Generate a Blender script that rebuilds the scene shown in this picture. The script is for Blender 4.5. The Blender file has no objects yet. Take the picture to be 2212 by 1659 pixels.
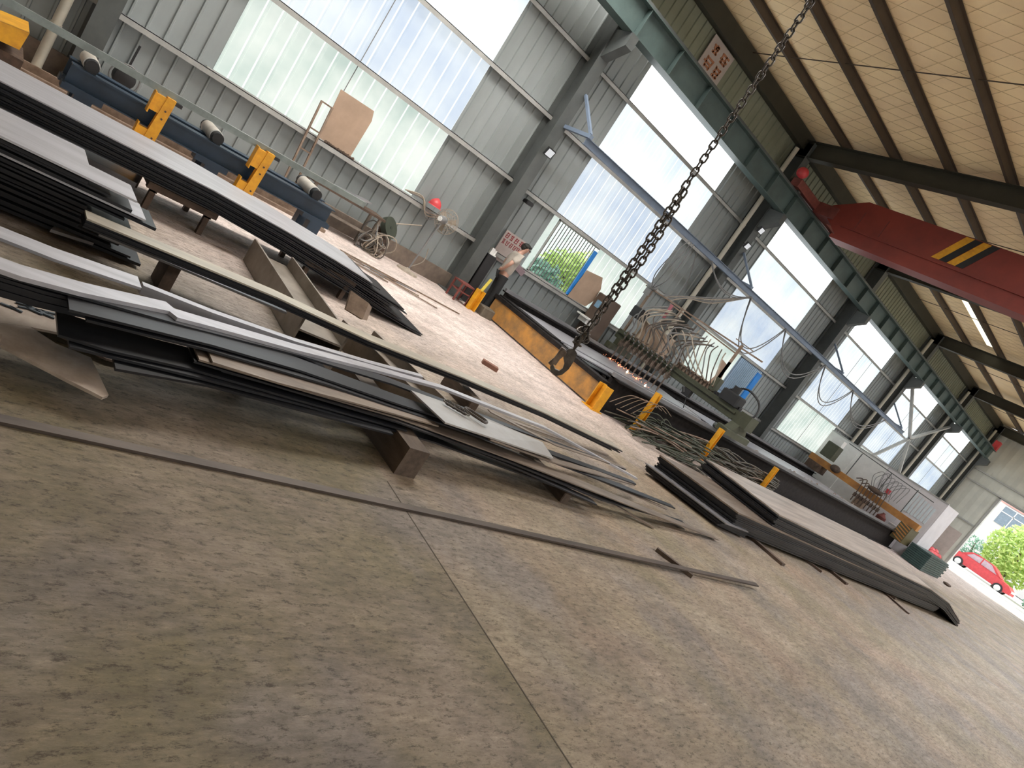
# A steel-plate workshop: tilted view along the wall of translucent panels.
# World: X runs along the wall, Y towards the wall, Z up, metres. The camera stands at the origin, 1.6 m up.
import bpy, math, random
from mathutils import Vector, Matrix

SC = bpy.context.scene
COL = SC.collection
random.seed(7)

# ---------------------------------------------------------------- camera
cam_data = bpy.data.cameras.new('camera')
cam_data.sensor_fit = 'HORIZONTAL'
cam_data.sensor_width = 36.0
cam_data.lens = 36.0 * 1484.2 / 2212.0
cam_data.clip_start = 0.05
cam_data.clip_end = 400.0
cam = bpy.data.objects.new('camera', cam_data)
COL.objects.link(cam)
R_ = Vector((0.66238, -0.51, 0.54878)); D_ = Vector((0.29906, -0.49162, -0.81785)); F_ = Vector((0.68689, 0.70584, -0.17312))
m3 = Matrix((R_, -D_, -F_)).transposed()
cam.matrix_world = Matrix.Translation((0, 0, 1.6)) @ m3.to_4x4()
SC.camera = cam

# ---------------------------------------------------------------- world, sun, exposure
W = bpy.data.worlds.new('world'); SC.world = W; W.use_nodes = True
nt = W.node_tree; bg = nt.nodes['Background']
sky = nt.nodes.new('ShaderNodeTexSky'); sky.sky_type = 'HOSEK_WILKIE'; sky.turbidity = 6.0; sky.ground_albedo = 0.5
sky.sun_direction = (0.35, -0.4, 0.8)
mx = nt.nodes.new('ShaderNodeMix'); mx.data_type = 'RGBA'; mx.inputs[0].default_value = 0.75
mx.inputs[7].default_value = (0.93, 0.97, 1.0, 1)
nt.links.new(sky.outputs[0], mx.inputs[6]); nt.links.new(mx.outputs[2], bg.inputs[0])
bg.inputs[1].default_value = 1.9
sun_d = bpy.data.lights.new('sun', 'SUN'); sun_d.energy = 4.0; sun_d.angle = 0.2; sun_d.color = (1.0, 0.96, 0.88)
sun = bpy.data.objects.new('sun', sun_d); COL.objects.link(sun)
sun.rotation_euler = Vector((-0.25, 0.55, -0.8)).to_track_quat('-Z', 'Y').to_euler()
SC.view_settings.view_transform = 'Standard'; SC.view_settings.look = 'None'
SC.view_settings.gamma = 1.0; SC.view_settings.use_curve_mapping = False
SC.view_settings.exposure = 0.28
SC.cycles.max_bounces = 7; SC.cycles.diffuse_bounces = 4; SC.cycles.glossy_bounces = 3
SC.cycles.sample_clamp_indirect = 6.0

# glow of the two rows of wall panels (daylight coming through the plastic)
GLOW_LOW, GLOW_HIGH, FILL_ROOF, FILL_SIDE = 0.70, 2.8, 10.5, 2.2  # roof and side values feed the added, unseen fill emitters

# ---------------------------------------------------------------- materials
MATS = {}
def mat(name, col, rough=0.6, metal=0.0, var=0.25, scale=6.0, bump=0.0, stretch=(1, 1, 1), col2=None, spec=0.5, detail=6.0, contrast=(0.35, 0.65)):
    """A surface whose colour wanders between col and col2 with a noise that sits on the object."""
    if name in MATS: return MATS[name]
    m = bpy.data.materials.new(name); m.use_nodes = True
    n = m.node_tree.nodes; l = m.node_tree.links; b = n['Principled BSDF']
    tc = n.new('ShaderNodeTexCoord'); mp = n.new('ShaderNodeMapping'); mp.inputs['Scale'].default_value = stretch
    l.new(tc.outputs['Object'], mp.inputs[0])
    nz = n.new('ShaderNodeTexNoise'); nz.inputs['Scale'].default_value = scale; nz.inputs['Detail'].default_value = detail
    nz.inputs['Roughness'].default_value = 0.65
    l.new(mp.outputs[0], nz.inputs['Vector'])
    cr = n.new('ShaderNodeValToRGB')
    c2 = col2 if col2 else tuple(c * (1 - var) for c in col)
    cr.color_ramp.elements[0].position = contrast[0]; cr.color_ramp.elements[1].position = contrast[1]
    cr.color_ramp.elements[0].color = (*c2, 1); cr.color_ramp.elements[1].color = (*col, 1)
    l.new(nz.outputs['Fac'], cr.inputs[0]); l.new(cr.outputs[0], b.inputs['Base Color'])
    b.inputs['Roughness'].default_value = rough; b.inputs['Metallic'].default_value = metal
    b.inputs['Specular IOR Level'].default_value = spec
    if bump:
        bp = n.new('ShaderNodeBump'); bp.inputs['Strength'].default_value = bump; bp.inputs['Distance'].default_value = 0.02
        l.new(nz.outputs['Fac'], bp.inputs['Height']); l.new(bp.outputs[0], b.inputs['Normal'])
    MATS[name] = m
    return m

def glow(name, col, col2, strength, scale=1.2, stretch=(1, 1, 1), ribs=0.0):
    if name in MATS: return MATS[name]
    m = bpy.data.materials.new(name); m.use_nodes = True
    n = m.node_tree.nodes; l = m.node_tree.links; b = n['Principled BSDF']
    tc = n.new('ShaderNodeTexCoord'); mp = n.new('ShaderNodeMapping'); mp.inputs['Scale'].default_value = stretch
    nz = n.new('ShaderNodeTexNoise'); nz.inputs['Scale'].default_value = scale; nz.inputs['Detail'].default_value = 4.0
    cr = n.new('ShaderNodeValToRGB')
    cr.color_ramp.elements[0].position = 0.3; cr.color_ramp.elements[1].position = 0.62
    cr.color_ramp.elements[0].color = (*col2, 1); cr.color_ramp.elements[1].color = (*col, 1)
    l.new(tc.outputs['Object'], mp.inputs[0]); l.new(mp.outputs[0], nz.inputs['Vector']); l.new(nz.outputs['Fac'], cr.inputs[0])
    out = cr.outputs[0]
    if ribs:   # brighter emission stripes along the folded ribs of the plastic sheet
        sp = n.new('ShaderNodeSeparateXYZ'); l.new(tc.outputs['Object'], sp.inputs[0])
        md = n.new('ShaderNodeMath'); md.operation = 'PINGPONG'; md.inputs[1].default_value = 0.1225
        ad = n.new('ShaderNodeMath'); ad.operation = 'ADD'; ad.inputs[1].default_value = ribs
        l.new(sp.outputs[0], ad.inputs[0]); l.new(ad.outputs[0], md.inputs[0])
        lt = n.new('ShaderNodeMath'); lt.operation = 'LESS_THAN'; lt.inputs[1].default_value = 0.013
        l.new(md.outputs[0], lt.inputs[0])
        xx = n.new('ShaderNodeMix'); xx.data_type = 'RGBA'; l.new(lt.outputs[0], xx.inputs[0]); l.new(out, xx.inputs[6]); xx.inputs[7].default_value = (1.15, 1.18, 1.15, 1)
        out = xx.outputs[2]
    l.new(out, b.inputs['Emission Color']); b.inputs['Emission Strength'].default_value = strength
    b.inputs['Base Color'].default_value = (*[c * .15 for c in col], 1); b.inputs['Roughness'].default_value = 0.5
    MATS[name] = m
    return m

def floor_material():
    m = bpy.data.materials.new('worn_concrete'); m.use_nodes = True
    n = m.node_tree.nodes; l = m.node_tree.links; b = n['Principled BSDF']
    tc = n.new('ShaderNodeTexCoord')
    def noise(scale, stretch, detail, rough=0.6):
        mp = n.new('ShaderNodeMapping'); mp.inputs['Scale'].default_value = stretch
        nz = n.new('ShaderNodeTexNoise'); nz.inputs['Scale'].default_value = scale; nz.inputs['Detail'].default_value = detail
        nz.inputs['Roughness'].default_value = rough
        l.new(tc.outputs['Object'], mp.inputs[0]); l.new(mp.outputs[0], nz.inputs['Vector'])
        return nz.outputs['Fac']
    def ramp(fac, p0, c0, p1, c1):
        cr = n.new('ShaderNodeValToRGB')
        cr.color_ramp.elements[0].position = p0; cr.color_ramp.elements[0].color = (*c0, 1)
        cr.color_ramp.elements[1].position = p1; cr.color_ramp.elements[1].color = (*c1, 1)
        l.new(fac, cr.inputs[0]); return cr.outputs[0]
    def mix(fac, a, c, mode='MIX'):
        x = n.new('ShaderNodeMix'); x.data_type = 'RGBA'; x.blend_type = mode
        if isinstance(fac, float): x.inputs[0].default_value = fac
        else: l.new(fac, x.inputs[0])
        l.new(a, x.inputs[6]); l.new(c, x.inputs[7]); return x.outputs[2]
    big = ramp(noise(1.1, (1, 1, 1), 5.0), 0.38, FLOOR_A, 0.62, FLOOR_B)
    # window light along the wall painted in as a paler strip with a wavy edge
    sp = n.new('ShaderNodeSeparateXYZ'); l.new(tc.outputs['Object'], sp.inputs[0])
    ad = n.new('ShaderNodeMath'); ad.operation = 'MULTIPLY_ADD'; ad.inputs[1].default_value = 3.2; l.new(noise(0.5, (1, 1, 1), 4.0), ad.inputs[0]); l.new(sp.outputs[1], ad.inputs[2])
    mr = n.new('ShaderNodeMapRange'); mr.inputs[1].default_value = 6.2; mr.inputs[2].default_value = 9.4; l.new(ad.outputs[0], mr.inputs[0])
    pale = n.new('ShaderNodeRGB'); pale.outputs[0].default_value = (*FLOOR_WINDOW_LIT, 1)
    # slabs cast at different times: greyer on the near side of the joint, redder past it
    st = n.new('ShaderNodeMath'); st.operation = 'GREATER_THAN'; st.inputs[1].default_value = 2.507; l.new(sp.outputs[0], st.inputs[0])
    red = ramp(noise(0.8, (1, 1, 1), 4.0), 0.35, FLOOR_C, 0.62, FLOOR_D)
    edge = n.new('ShaderNodeMath'); edge.operation = 'MULTIPLY'; l.new(st.outputs[0], edge.inputs[0])
    er = n.new('ShaderNodeMapRange'); er.inputs[1].default_value = 0.36; er.inputs[2].default_value = 0.56; er.inputs[3].default_value = 0.1; er.inputs[4].default_value = 0.55; l.new(noise(0.9, (1, 1, 1), 6.0), er.inputs[0]); l.new(er.outputs[0], edge.inputs[1])
    big = mix(edge.outputs[0], big, red)
    grey = ramp(noise(0.75, (1, 0.8, 1), 5.0), 0.50, (0, 0, 0), 0.60, (0.75, 0.75, 0.75))
    gcol = n.new('ShaderNodeRGB'); gcol.outputs[0].default_value = (0.235, 0.205, 0.19, 1)
    big = mix(grey, big, gcol.outputs[0])
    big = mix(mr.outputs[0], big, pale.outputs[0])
    mid = ramp(noise(2.6, (0.7, 1.3, 1), 8.0, 0.7), 0.3, (0.62, 0.6, 0.56), 0.66, (1.12, 1.1, 1.06))
    fine = ramp(noise(26.0, (0.35, 1.0, 1), 8.0, 0.75), 0.32, (0.6, 0.58, 0.55), 0.6, (1.08, 1.08, 1.08))
    spot = ramp(noise(9.0, (0.8, 1.1, 1), 10.0, 0.8), 0.62, (1, 1, 1), 0.74, (0.5, 0.47, 0.42))
    c = mix(1.0, big, mid, 'MULTIPLY'); c = mix(1.0, c, fine, 'MULTIPLY'); c = mix(1.0, c, spot, 'MULTIPLY')
    pit = ramp(noise(34.0, (0.45, 1.0, 1), 12.0, 0.85), 0.52, (1, 1, 1), 0.585, (0.36, 0.33, 0.28))
    flake = ramp(noise(13.0, (0.4, 1.2, 1), 12.0, 0.9), 0.54, (1, 1, 1), 0.63, (1.45, 1.43, 1.40))
    c = mix(1.0, c, pit, 'MULTIPLY'); c = mix(1.0, c, flake, 'MULTIPLY')
    l.new(c, b.inputs['Base Color'])
    rg = n.new('ShaderNodeMapRange'); rg.inputs[3].default_value = 0.42; rg.inputs[4].default_value = 0.75
    l.new(noise(3.0, (1, 1, 1), 6.0), rg.inputs[0]); l.new(rg.outputs[0], b.inputs['Roughness'])
    bp = n.new('ShaderNodeBump'); bp.inputs['Strength'].default_value = 0.7; bp.inputs['Distance'].default_value = 0.015
    l.new(noise(22.0, (0.35, 1.0, 1), 10.0, 0.75), bp.inputs['Height']); l.new(bp.outputs[0], b.inputs['Normal'])
    return m

FLOOR_A, FLOOR_B, FLOOR_WINDOW_LIT = (0.205, 0.172, 0.105), (0.285, 0.232, 0.185), (0.80, 0.70, 0.685)
FLOOR_C, FLOOR_D = (0.385, 0.272, 0.212), (0.42, 0.352, 0.265)
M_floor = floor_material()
M_wall = mat('wall_sheet', (0.30, 0.33, 0.33), 0.55, 0.0, col2=(0.232, 0.255, 0.255), scale=0.9, stretch=(1, 1, 0.35))
M_wallfar = mat('pale_end_wall_sheet', (0.60, 0.61, 0.55), 0.55, 0.0, col2=(0.50, 0.51, 0.46), scale=0.9)
M_wallup = mat('upper_wall_sheet', (0.26, 0.27, 0.20), 0.6, 0.0, col2=(0.20, 0.21, 0.15), scale=0.9)
M_base = mat('plinth_concrete', (0.24, 0.19, 0.15), 0.85, 0, col2=(0.14, 0.11, 0.09), scale=3.5)
M_girt = mat('galvanised_girt', (0.45, 0.45, 0.43), 0.45, 0.3, var=0.25, scale=2.0)
M_col = mat('column_paint', (0.10, 0.11, 0.108), 0.5, 0.0, var=0.3, scale=2.0)
M_beam = mat('crane_beam_paint', (0.085, 0.125, 0.12), 0.5, 0.0, var=0.3, scale=1.5)
M_foil = mat('roof_insulation', (0.92, 0.74, 0.45), 0.6, 0, col2=(0.84, 0.66, 0.41), scale=0.8, contrast=(0.4, 0.6))
M_purlin = mat('purlin_paint', (0.075, 0.052, 0.034), 0.6, 0, var=0.3, scale=2.0)
M_rafter = mat('rafter_paint', (0.04, 0.038, 0.026), 0.6, 0, var=0.3, scale=2.0)
M_glow_low = glow('lit_panel_lower', (0.90, 0.97, 0.90), (0.50, 0.66, 0.60), GLOW_LOW, 0.9, ribs=0.02)
M_glow_mid = glow('lit_panel_middle', (0.88, 0.95, 0.97), (0.54, 0.66, 0.84), GLOW_LOW * 1.02, 0.7, ribs=0.02)
M_glow_pale = glow('lit_panel_pale', (0.93, 1.0, 1.0), (0.68, 0.80, 0.90), 0.82, 0.8, ribs=0.02)
M_glow_high = glow('lit_panel_upper', (0.98, 1.0, 1.0), (0.80, 0.90, 0.95), GLOW_HIGH, 0.7)
M_fill_side = glow('side_fill_panel', (1.0, 0.97, 0.92), (0.92, 0.90, 0.86), FILL_SIDE, 0.7)
M_glow_roof = glow('lit_roof_light', (1.0, 0.92, 0.68), (0.95, 0.8, 0.5), 2.0, 0.7)
M_fill_near = glow('near_roof_fill', (1.0, 0.96, 0.90), (0.95, 0.90, 0.84), FILL_ROOF * 1.35, 0.7)
M_fill_roof = glow('overhead_fill', (0.93, 0.96, 1.0), (0.88, 0.92, 1.0), FILL_ROOF, 0.7)
M_white = mat('white_paint', (0.78, 0.78, 0.76), 0.5, 0, var=0.12, scale=3.0)
M_pvc = mat('cream_pvc', (0.50, 0.47, 0.39), 0.45, 0, var=0.15, scale=3.0)
M_blue = mat('navy_paint', (0.02, 0.045, 0.08), 0.4, 0, var=0.35, scale=4.0)
M_bracket = mat('slate_blue_paint', (0.17, 0.22, 0.30), 0.5, 0, var=0.2, scale=4.0)
M_yellow = mat('yellow_paint', (0.83, 0.42, 0.02), 0.45, 0, col2=(0.62, 0.28, 0.02), scale=7.0)
M_orange = mat('worn_orange_paint', (0.60, 0.29, 0.07), 0.55, 0, col2=(0.25, 0.15, 0.07), scale=3.2)
M_red = mat('crane_red_paint', (0.27, 0.045, 0.03), 0.5, 0, col2=(0.19, 0.032, 0.024), scale=1.0)
M_black = mat('black_rubber', (0.018, 0.018, 0.02), 0.55, 0, var=0.3, scale=8.0)
M_roller = mat('roller_sleeve', (0.55, 0.52, 0.46), 0.5, 0, col2=(0.42, 0.38, 0.33), scale=6.0)
M_steel_shade = mat('shaded_mill_scale', (0.02, 0.021, 0.025), 0.38, 0.25, col2=(0.012, 0.012, 0.014), scale=3.0, stretch=(0.4, 3, 3), bump=0.03)  # mill scale, darkened so the shade on stack faces is in the colour
M_steel_l = mat('pale_mill_steel', (0.35, 0.345, 0.36), 0.38, 0.55, col2=(0.215, 0.212, 0.225), scale=3.0, stretch=(0.4, 4, 4), bump=0.03)  # base colour lightened to include window reflection
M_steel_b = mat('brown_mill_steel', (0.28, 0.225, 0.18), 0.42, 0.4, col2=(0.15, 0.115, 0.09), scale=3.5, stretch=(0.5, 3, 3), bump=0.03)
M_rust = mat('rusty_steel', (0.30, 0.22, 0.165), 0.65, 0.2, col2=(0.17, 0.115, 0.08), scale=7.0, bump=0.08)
M_steel_sheen = mat('mill_steel_window_sheen', (0.56, 0.55, 0.585), 0.36, 0.45, col2=(0.40, 0.395, 0.42), scale=3.0, stretch=(0.4, 4, 4), bump=0.03)  # pale copy of the mill steel with window reflection painted into the colour
M_rustp = mat('pale_rusty_plate', (0.40, 0.33, 0.275), 0.6, 0.15, col2=(0.255, 0.20, 0.16), scale=6.0, bump=0.06)
M_rustd = mat('dark_rust', (0.13, 0.085, 0.06), 0.75, 0.1, col2=(0.06, 0.04, 0.03), scale=8.0, bump=0.1)
M_beamgrey = mat('grey_beam_steel', (0.29, 0.25, 0.21), 0.5, 0.3, col2=(0.18, 0.15, 0.12), scale=4.0)
M_wood = mat('dark_timber', (0.11, 0.078, 0.055), 0.75, 0, col2=(0.06, 0.04, 0.028), scale=5.0, stretch=(4, 0.6, 4), bump=0.1)
M_card = mat('cardboard', (0.46, 0.33, 0.24), 0.85, 0, var=0.2, scale=2.0)
M_green = mat('olive_machine_paint', (0.07, 0.075, 0.045), 0.5, 0, var=0.3, scale=5.0)
M_amber = mat('amber_machine_paint', (0.48, 0.22, 0.05), 0.5, 0, col2=(0.30, 0.13, 0.04), scale=3.0)
M_chain = mat('chain_steel', (0.13, 0.115, 0.10), 0.42, 0.7, col2=(0.07, 0.06, 0.055), scale=20.0)
M_hose = mat('dusty_hose', (0.13, 0.105, 0.085), 0.6, 0, col2=(0.09, 0.075, 0.065), scale=9.0)
M_hosel = mat('pale_hose', (0.42, 0.36, 0.29), 0.6, 0, var=0.35, scale=9.0)
M_cable = mat('grey_cable', (0.22, 0.22, 0.22), 0.55, 0, var=0.2, scale=8.0)
M_torch = mat('torch_metal', (0.25, 0.19, 0.15), 0.45, 0.5, col2=(0.10, 0.075, 0.06), scale=15.0)
M_slat = mat('burnt_slats', (0.026, 0.022, 0.021), 0.75, 0.1, col2=(0.012, 0.01, 0.01), scale=9.0, spec=0.2)
M_rod = mat('scrap_strip', (0.075, 0.06, 0.04), 0.6, 0.3, col2=(0.055, 0.05, 0.035), scale=8.0)
M_rodg = mat('greenish_scrap_strip', (0.045, 0.052, 0.03), 0.6, 0.3, col2=(0.045, 0.05, 0.03), scale=8.0)
M_skin = mat('skin', (0.55, 0.32, 0.24), 0.55, 0, var=0.12, scale=12.0)
M_shirt = mat('taupe_cotton', (0.50, 0.455, 0.40), 0.9, 0, var=0.2, scale=9.0)
M_trouser = mat('black_trousers', (0.02, 0.021, 0.023), 0.85, 0, var=0.3, scale=9.0)
M_hair = mat('black_hair', (0.018, 0.018, 0.014), 0.6, 0, var=0.3, scale=40.0)
M_redp = mat('bright_red_paint', (0.62, 0.06, 0.07), 0.45, 0, var=0.2, scale=6.0)
M_maroon = mat('maroon_paint', (0.22, 0.06, 0.05), 0.6, 0, var=0.3, scale=6.0)
M_glass = mat('dark_glass', (0.05, 0.07, 0.09), 0.08, 0, var=0.1, scale=3.0)
M_leaf = mat('leaf_green', (0.66, 0.80, 0.28), 0.6, 0, col2=(0.42, 0.62, 0.14), scale=3.0)
M_leafd = mat('leaf_blue_green', (0.30, 0.50, 0.38), 0.6, 0, col2=(0.18, 0.36, 0.24), scale=3.0)
M_bark = mat('bark', (0.18, 0.13, 0.09), 0.9, 0, var=0.3, scale=8.0)
M_render = mat('cream_render', (0.82, 0.80, 0.76), 0.8, 0, var=0.1, scale=1.0)
M_pink = mat('salmon_render', (0.75, 0.38, 0.33), 0.8, 0, var=0.1, scale=1.0)
M_brightblue = mat('bright_blue_paint', (0.02, 0.25, 0.75), 0.4, 0, var=0.2, scale=4.0)
M_pave = mat('outdoor_concrete', (0.62, 0.58, 0.55), 0.85, 0, var=0.15, scale=1.0)
M_signw = mat('faded_board', (0.50, 0.43, 0.40), 0.7, 0, var=0.15, scale=4.0)
M_ink = mat('orange_ink', (0.45, 0.19, 0.10), 0.7, 0, var=0.2, scale=9.0)
M_inkr = mat('red_ink', (0.40, 0.06, 0.07), 0.7, 0, var=0.2, scale=9.0)
M_panel = mat('lavender_panel', (0.66, 0.64, 0.66), 0.5, 0, var=0.12, scale=2.0)
M_tealplate = mat('teal_plate', (0.06, 0.11, 0.105), 0.4, 0.4, col2=(0.03, 0.055, 0.055), scale=3.0)
M_spark = glow('spark_fire', (1.0, 0.38, 0.18), (1.0, 0.22, 0.10), 3.0, 30.0)
M_sparkw = glow('flame_core', (1.0, 0.85, 0.6), (1.0, 0.7, 0.35), 16.0, 30.0)
M_lens = glow('lamp_lens', (0.95, 0.97, 1.0), (0.9, 0.92, 0.95), 0.55, 3.0)

# ---------------------------------------------------------------- mesh helpers
class MB:
    """Collects shapes in world space and links them as one mesh object."""
    def __init__(s): s.v = []; s.f = []
    def add(s, vs, fs):
        o = len(s.v); s.v += [tuple(p) for p in vs]; s.f += [tuple(i + o for i in f) for f in fs]; return s
    def box(s, x0, x1, y0, y1, z0, z1):
        return s.add([(x0, y0, z0), (x1, y0, z0), (x1, y1, z0), (x0, y1, z0), (x0, y0, z1), (x1, y0, z1), (x1, y1, z1), (x0, y1, z1)],
                     [(0, 3, 2, 1), (4, 5, 6, 7), (0, 1, 5, 4), (1, 2, 6, 5), (2, 3, 7, 6), (3, 0, 4, 7)])
    def cbox(s, x0, x1, y0, y1, z0, z1, c=0.01):
        """A box with chamfered vertical and top edges."""
        a = [(x0 + c, y0), (x1 - c, y0), (x1, y0 + c), (x1, y1 - c), (x1 - c, y1), (x0 + c, y1), (x0, y1 - c), (x0, y0 + c)]
        i = [(x0 + 2 * c, y0 + c), (x1 - 2 * c, y0 + c), (x1 - c, y0 + 2 * c), (x1 - c, y1 - 2 * c), (x1 - 2 * c, y1 - c), (x0 + 2 * c, y1 - c), (x0 + c, y1 - 2 * c), (x0 + c, y0 + 2 * c)]
        vs = [(x, y, z0) for x, y in a] + [(x, y, z1 - c) for x, y in a] + [(x, y, z1) for x, y in i]
        fs = [tuple(range(7, -1, -1)), tuple(range(16, 24))]
        for k in range(8):
            j = (k + 1) % 8; fs += [(k, j, 8 + j, 8 + k), (8 + k, 8 + j, 16 + j, 16 + k)]
        return s.add(vs, fs)
    def obox(s, c, ux, uy, uz, hx, hy, hz):
        c = Vector(c); ux = Vector(ux).normalized() * hx; uy = Vector(uy).normalized() * hy; uz = Vector(uz).normalized() * hz
        P = [c + a * ux + b * uy + d * uz for d in (-1, 1) for a, b in ((-1, -1), (1, -1), (1, 1), (-1, 1))]
        return s.add(P, [(0, 3, 2, 1), (4, 5, 6, 7), (0, 1, 5, 4), (1, 2, 6, 5), (2, 3, 7, 6), (3, 0, 4, 7)])
    def bar(s, p0, p1, w, h, up=(0, 0, 1)):
        p0 = Vector(p0); p1 = Vector(p1); d = (p1 - p0); L = d.length; d.normalize()
        side = d.cross(Vector(up))
        if side.length < 1e-4: side = d.cross(Vector((1, 0, 0)))
        side.normalize(); u = side.cross(d)
        return s.obox((p0 + p1) / 2, d, side, u, L / 2, w / 2, h / 2)
    def prism(s, poly, ext):
        """poly: 3D points of one face; ext: extrusion vector."""
        n = len(poly); e = Vector(ext)
        P = [Vector(p) for p in poly] + [Vector(p) + e for p in poly]
        fs = [tuple(range(n - 1, -1, -1)), tuple(range(n, 2 * n))] + [(i, (i + 1) % n, n + (i + 1) % n, n + i) for i in range(n)]
        return s.add(P, fs)
    def tube(s, path, r, n=8, closed=False, caps=True):
        P = [Vector(p) for p in path]; m = len(P); rings = []
        rr = r if isinstance(r, (list, tuple)) else [r] * m
        t0 = (P[1] - P[0]).normalized(); ref = Vector((0, 0, 1)) if abs(t0.z) < 0.9 else Vector((1, 0, 0))
        nrm = t0.cross(ref).normalized(); base = len(s.v)
        for i in range(m):
            if closed: t = (P[(i + 1) % m] - P[i - 1])
            else: t = P[min(i + 1, m - 1)] - P[max(i - 1, 0)]
            t.normalize(); nrm = (nrm - t * nrm.dot(t))
            if nrm.length < 1e-5: nrm = t.orthogonal()
            nrm.normalize(); b = t.cross(nrm)
            s.v += [tuple(P[i] + (nrm * math.cos(a) + b * math.sin(a)) * rr[i]) for a in [2 * math.pi * k / n for k in range(n)]]
        for i in range(m if closed else m - 1):
            j = (i + 1) % m
            for k in range(n):
                k2 = (k + 1) % n
                s.f.append((base + i * n + k, base + i * n + k2, base + j * n + k2, base + j * n + k))
        if caps and not closed:
            s.f.append(tuple(base + k for k in range(n - 1, -1, -1))); s.f.append(tuple(base + (m - 1) * n + k for k in range(n)))
        return s
    def cyl(s, p0, p1, r, n=16): return s.tube([p0, p1], r, n)
    def lathe(s, c, axis, prof, n=20):
        """prof: list of (distance along axis, radius)."""
        a = Vector(axis).normalized(); return s.tube([Vector(c) + a * d for d, _ in prof], [max(q, 1e-4) for _, q in prof], n)
    def ball(s, c, rx, ry, rz, nu=14, nv=8):
        base = len(s.v); c = Vector(c)
        for j in range(nv + 1):
            t = math.pi * j / nv
            for i in range(nu):
                p = 2 * math.pi * i / nu
                s.v.append((c.x + rx * math.sin(t) * math.cos(p), c.y + ry * math.sin(t) * math.sin(p), c.z + rz * math.cos(t)))
        for j in range(nv):
            for i in range(nu):
                i2 = (i + 1) % nu
                s.f.append((base + j * nu + i, base + (j + 1) * nu + i, base + (j + 1) * nu + i2, base + j * nu + i2))
        return s
    def ibeam(s, p0, p1, h, w, tf=0.014, tw=0.01, up=(0, 0, 1)):
        """I-section; p0 and p1 are on the section's centre line."""
        d = (Vector(p1) - Vector(p0)).normalized(); u = Vector(up); u = (u - d * u.dot(d)).normalized()
        for k in (-1, 1):
            o = u * k * (h / 2 - tf / 2)
            s.bar(Vector(p0) + o, Vector(p1) + o, w, tf, u)
        return s.bar(p0, p1, tw, h - 2 * tf, u)
    def ribbon(s, near, far, t):
        """A plate that follows two edges (world points of its top face)."""
        n = len(near); tv = Vector((0, 0, -t))
        P = []
        for a, b in zip(near, far): P += [Vector(a), Vector(b), Vector(b) + tv, Vector(a) + tv]
        fs = [(3, 2, 1, 0), tuple(4 * (n - 1) + k for k in range(4))]
        for i in range(n - 1):
            for k in range(4):
                k2 = (k + 1) % 4
                fs.append((4 * i + k, 4 * i + k2, 4 * i + 4 + k2, 4 * i + 4 + k))
        return s.add(P, fs)
    def sheet(s, x0, x1, z0, z1, y, pitch=0.245, depth=0.028, x_ref=0.0, toward=-1):
        """Ribbed cladding in the X-Z plane: flat pans with narrow raised ribs at a fixed pitch."""
        xs = []; k = math.floor((x0 - x_ref) / pitch)
        while x_ref + k * pitch < x1 + pitch:
            c = x_ref + k * pitch
            xs += [(c - 0.024, 0), (c - 0.012, 1), (c + 0.012, 1), (c + 0.024, 0)]; k += 1
        pts = [(x0, 0)] + [p for p in xs if x0 < p[0] < x1] + [(x1, 0)]
        base = len(s.v)
        for x, q in pts:
            yy = y + toward * depth * q
            s.v += [(x, yy, z0), (x, yy, z1)]
        for i in range(len(pts) - 1):
            a = base + 2 * i; s.f.append((a, a + 2, a + 3, a + 1))
        return s
    def build(s, name, m, parent=None, smooth=False, origin=None):
        me = bpy.data.meshes.new(name)
        if parent is not None: o = parent.matrix_world.translation if False else Vector(parent['_o'])
        elif origin is not None: o = Vector(origin)
        else:
            X = [p[0] for p in s.v]; Y = [p[1] for p in s.v]; Z = [p[2] for p in s.v]
            o = Vector(((min(X) + max(X)) / 2, (min(Y) + max(Y)) / 2, min(Z)))
        me.from_pydata([(p[0] - o.x, p[1] - o.y, p[2] - o.z) for p in s.v], [], s.f)
        me.validate(); me.update()
        import bmesh
        bm = bmesh.new(); bm.from_mesh(me); bmesh.ops.recalc_face_normals(bm, faces=bm.faces); bm.to_mesh(me); bm.free()
        me.materials.append(m)
        if smooth:
            for p in me.polygons: p.use_smooth = True
            me.set_sharp_from_angle(angle=math.radians(40))
        ob = bpy.data.objects.new(name, me); COL.objects.link(ob)
        if parent is not None: ob.parent = parent
        else: ob.location = o
        ob['_o'] = tuple(o)
        return ob

def tag(o, label=None, cat=None, group=None, kind=None):
    if label: o['label'] = label
    if cat: o['category'] = cat
    if group: o['group'] = group
    if kind: o['kind'] = kind
    return o
def thing(name, loc, label, cat, group=None, kind=None):
    o = bpy.data.objects.new(name, None); o.empty_display_size = 0.2; COL.objects.link(o); o.location = loc; o['_o'] = tuple(loc)
    return tag(o, label, cat, group, kind)
def copy_tree(o, delta, parent=None, label=None):
    c = o.copy(); COL.objects.link(c); c.parent = parent
    if parent is None: c.location = Vector(o.location) + Vector(delta)
    if label: c['label'] = label
    for ch in list(o.children): copy_tree(ch, delta, c)
    return c
ORD = ['topmost', 'second', 'third', 'fourth', 'fifth', 'sixth', 'seventh', 'eighth', 'ninth', 'tenth', 'eleventh', 'twelfth', 'thirteenth', 'fourteenth', 'fifteenth', 'sixteenth', 'seventeenth', 'eighteenth']
NTH = ['first'] + ORD[1:]
def lerp(a, b, t): return a + (b - a) * t
def arc(p0, p1, sag, n=12):
    """A hanging line between two points."""
    p0 = Vector(p0); p1 = Vector(p1)
    return [p0.lerp(p1, t) - Vector((0, 0, 4 * sag * t * (1 - t))) for t in [i / n for i in range(n + 1)]]
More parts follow.
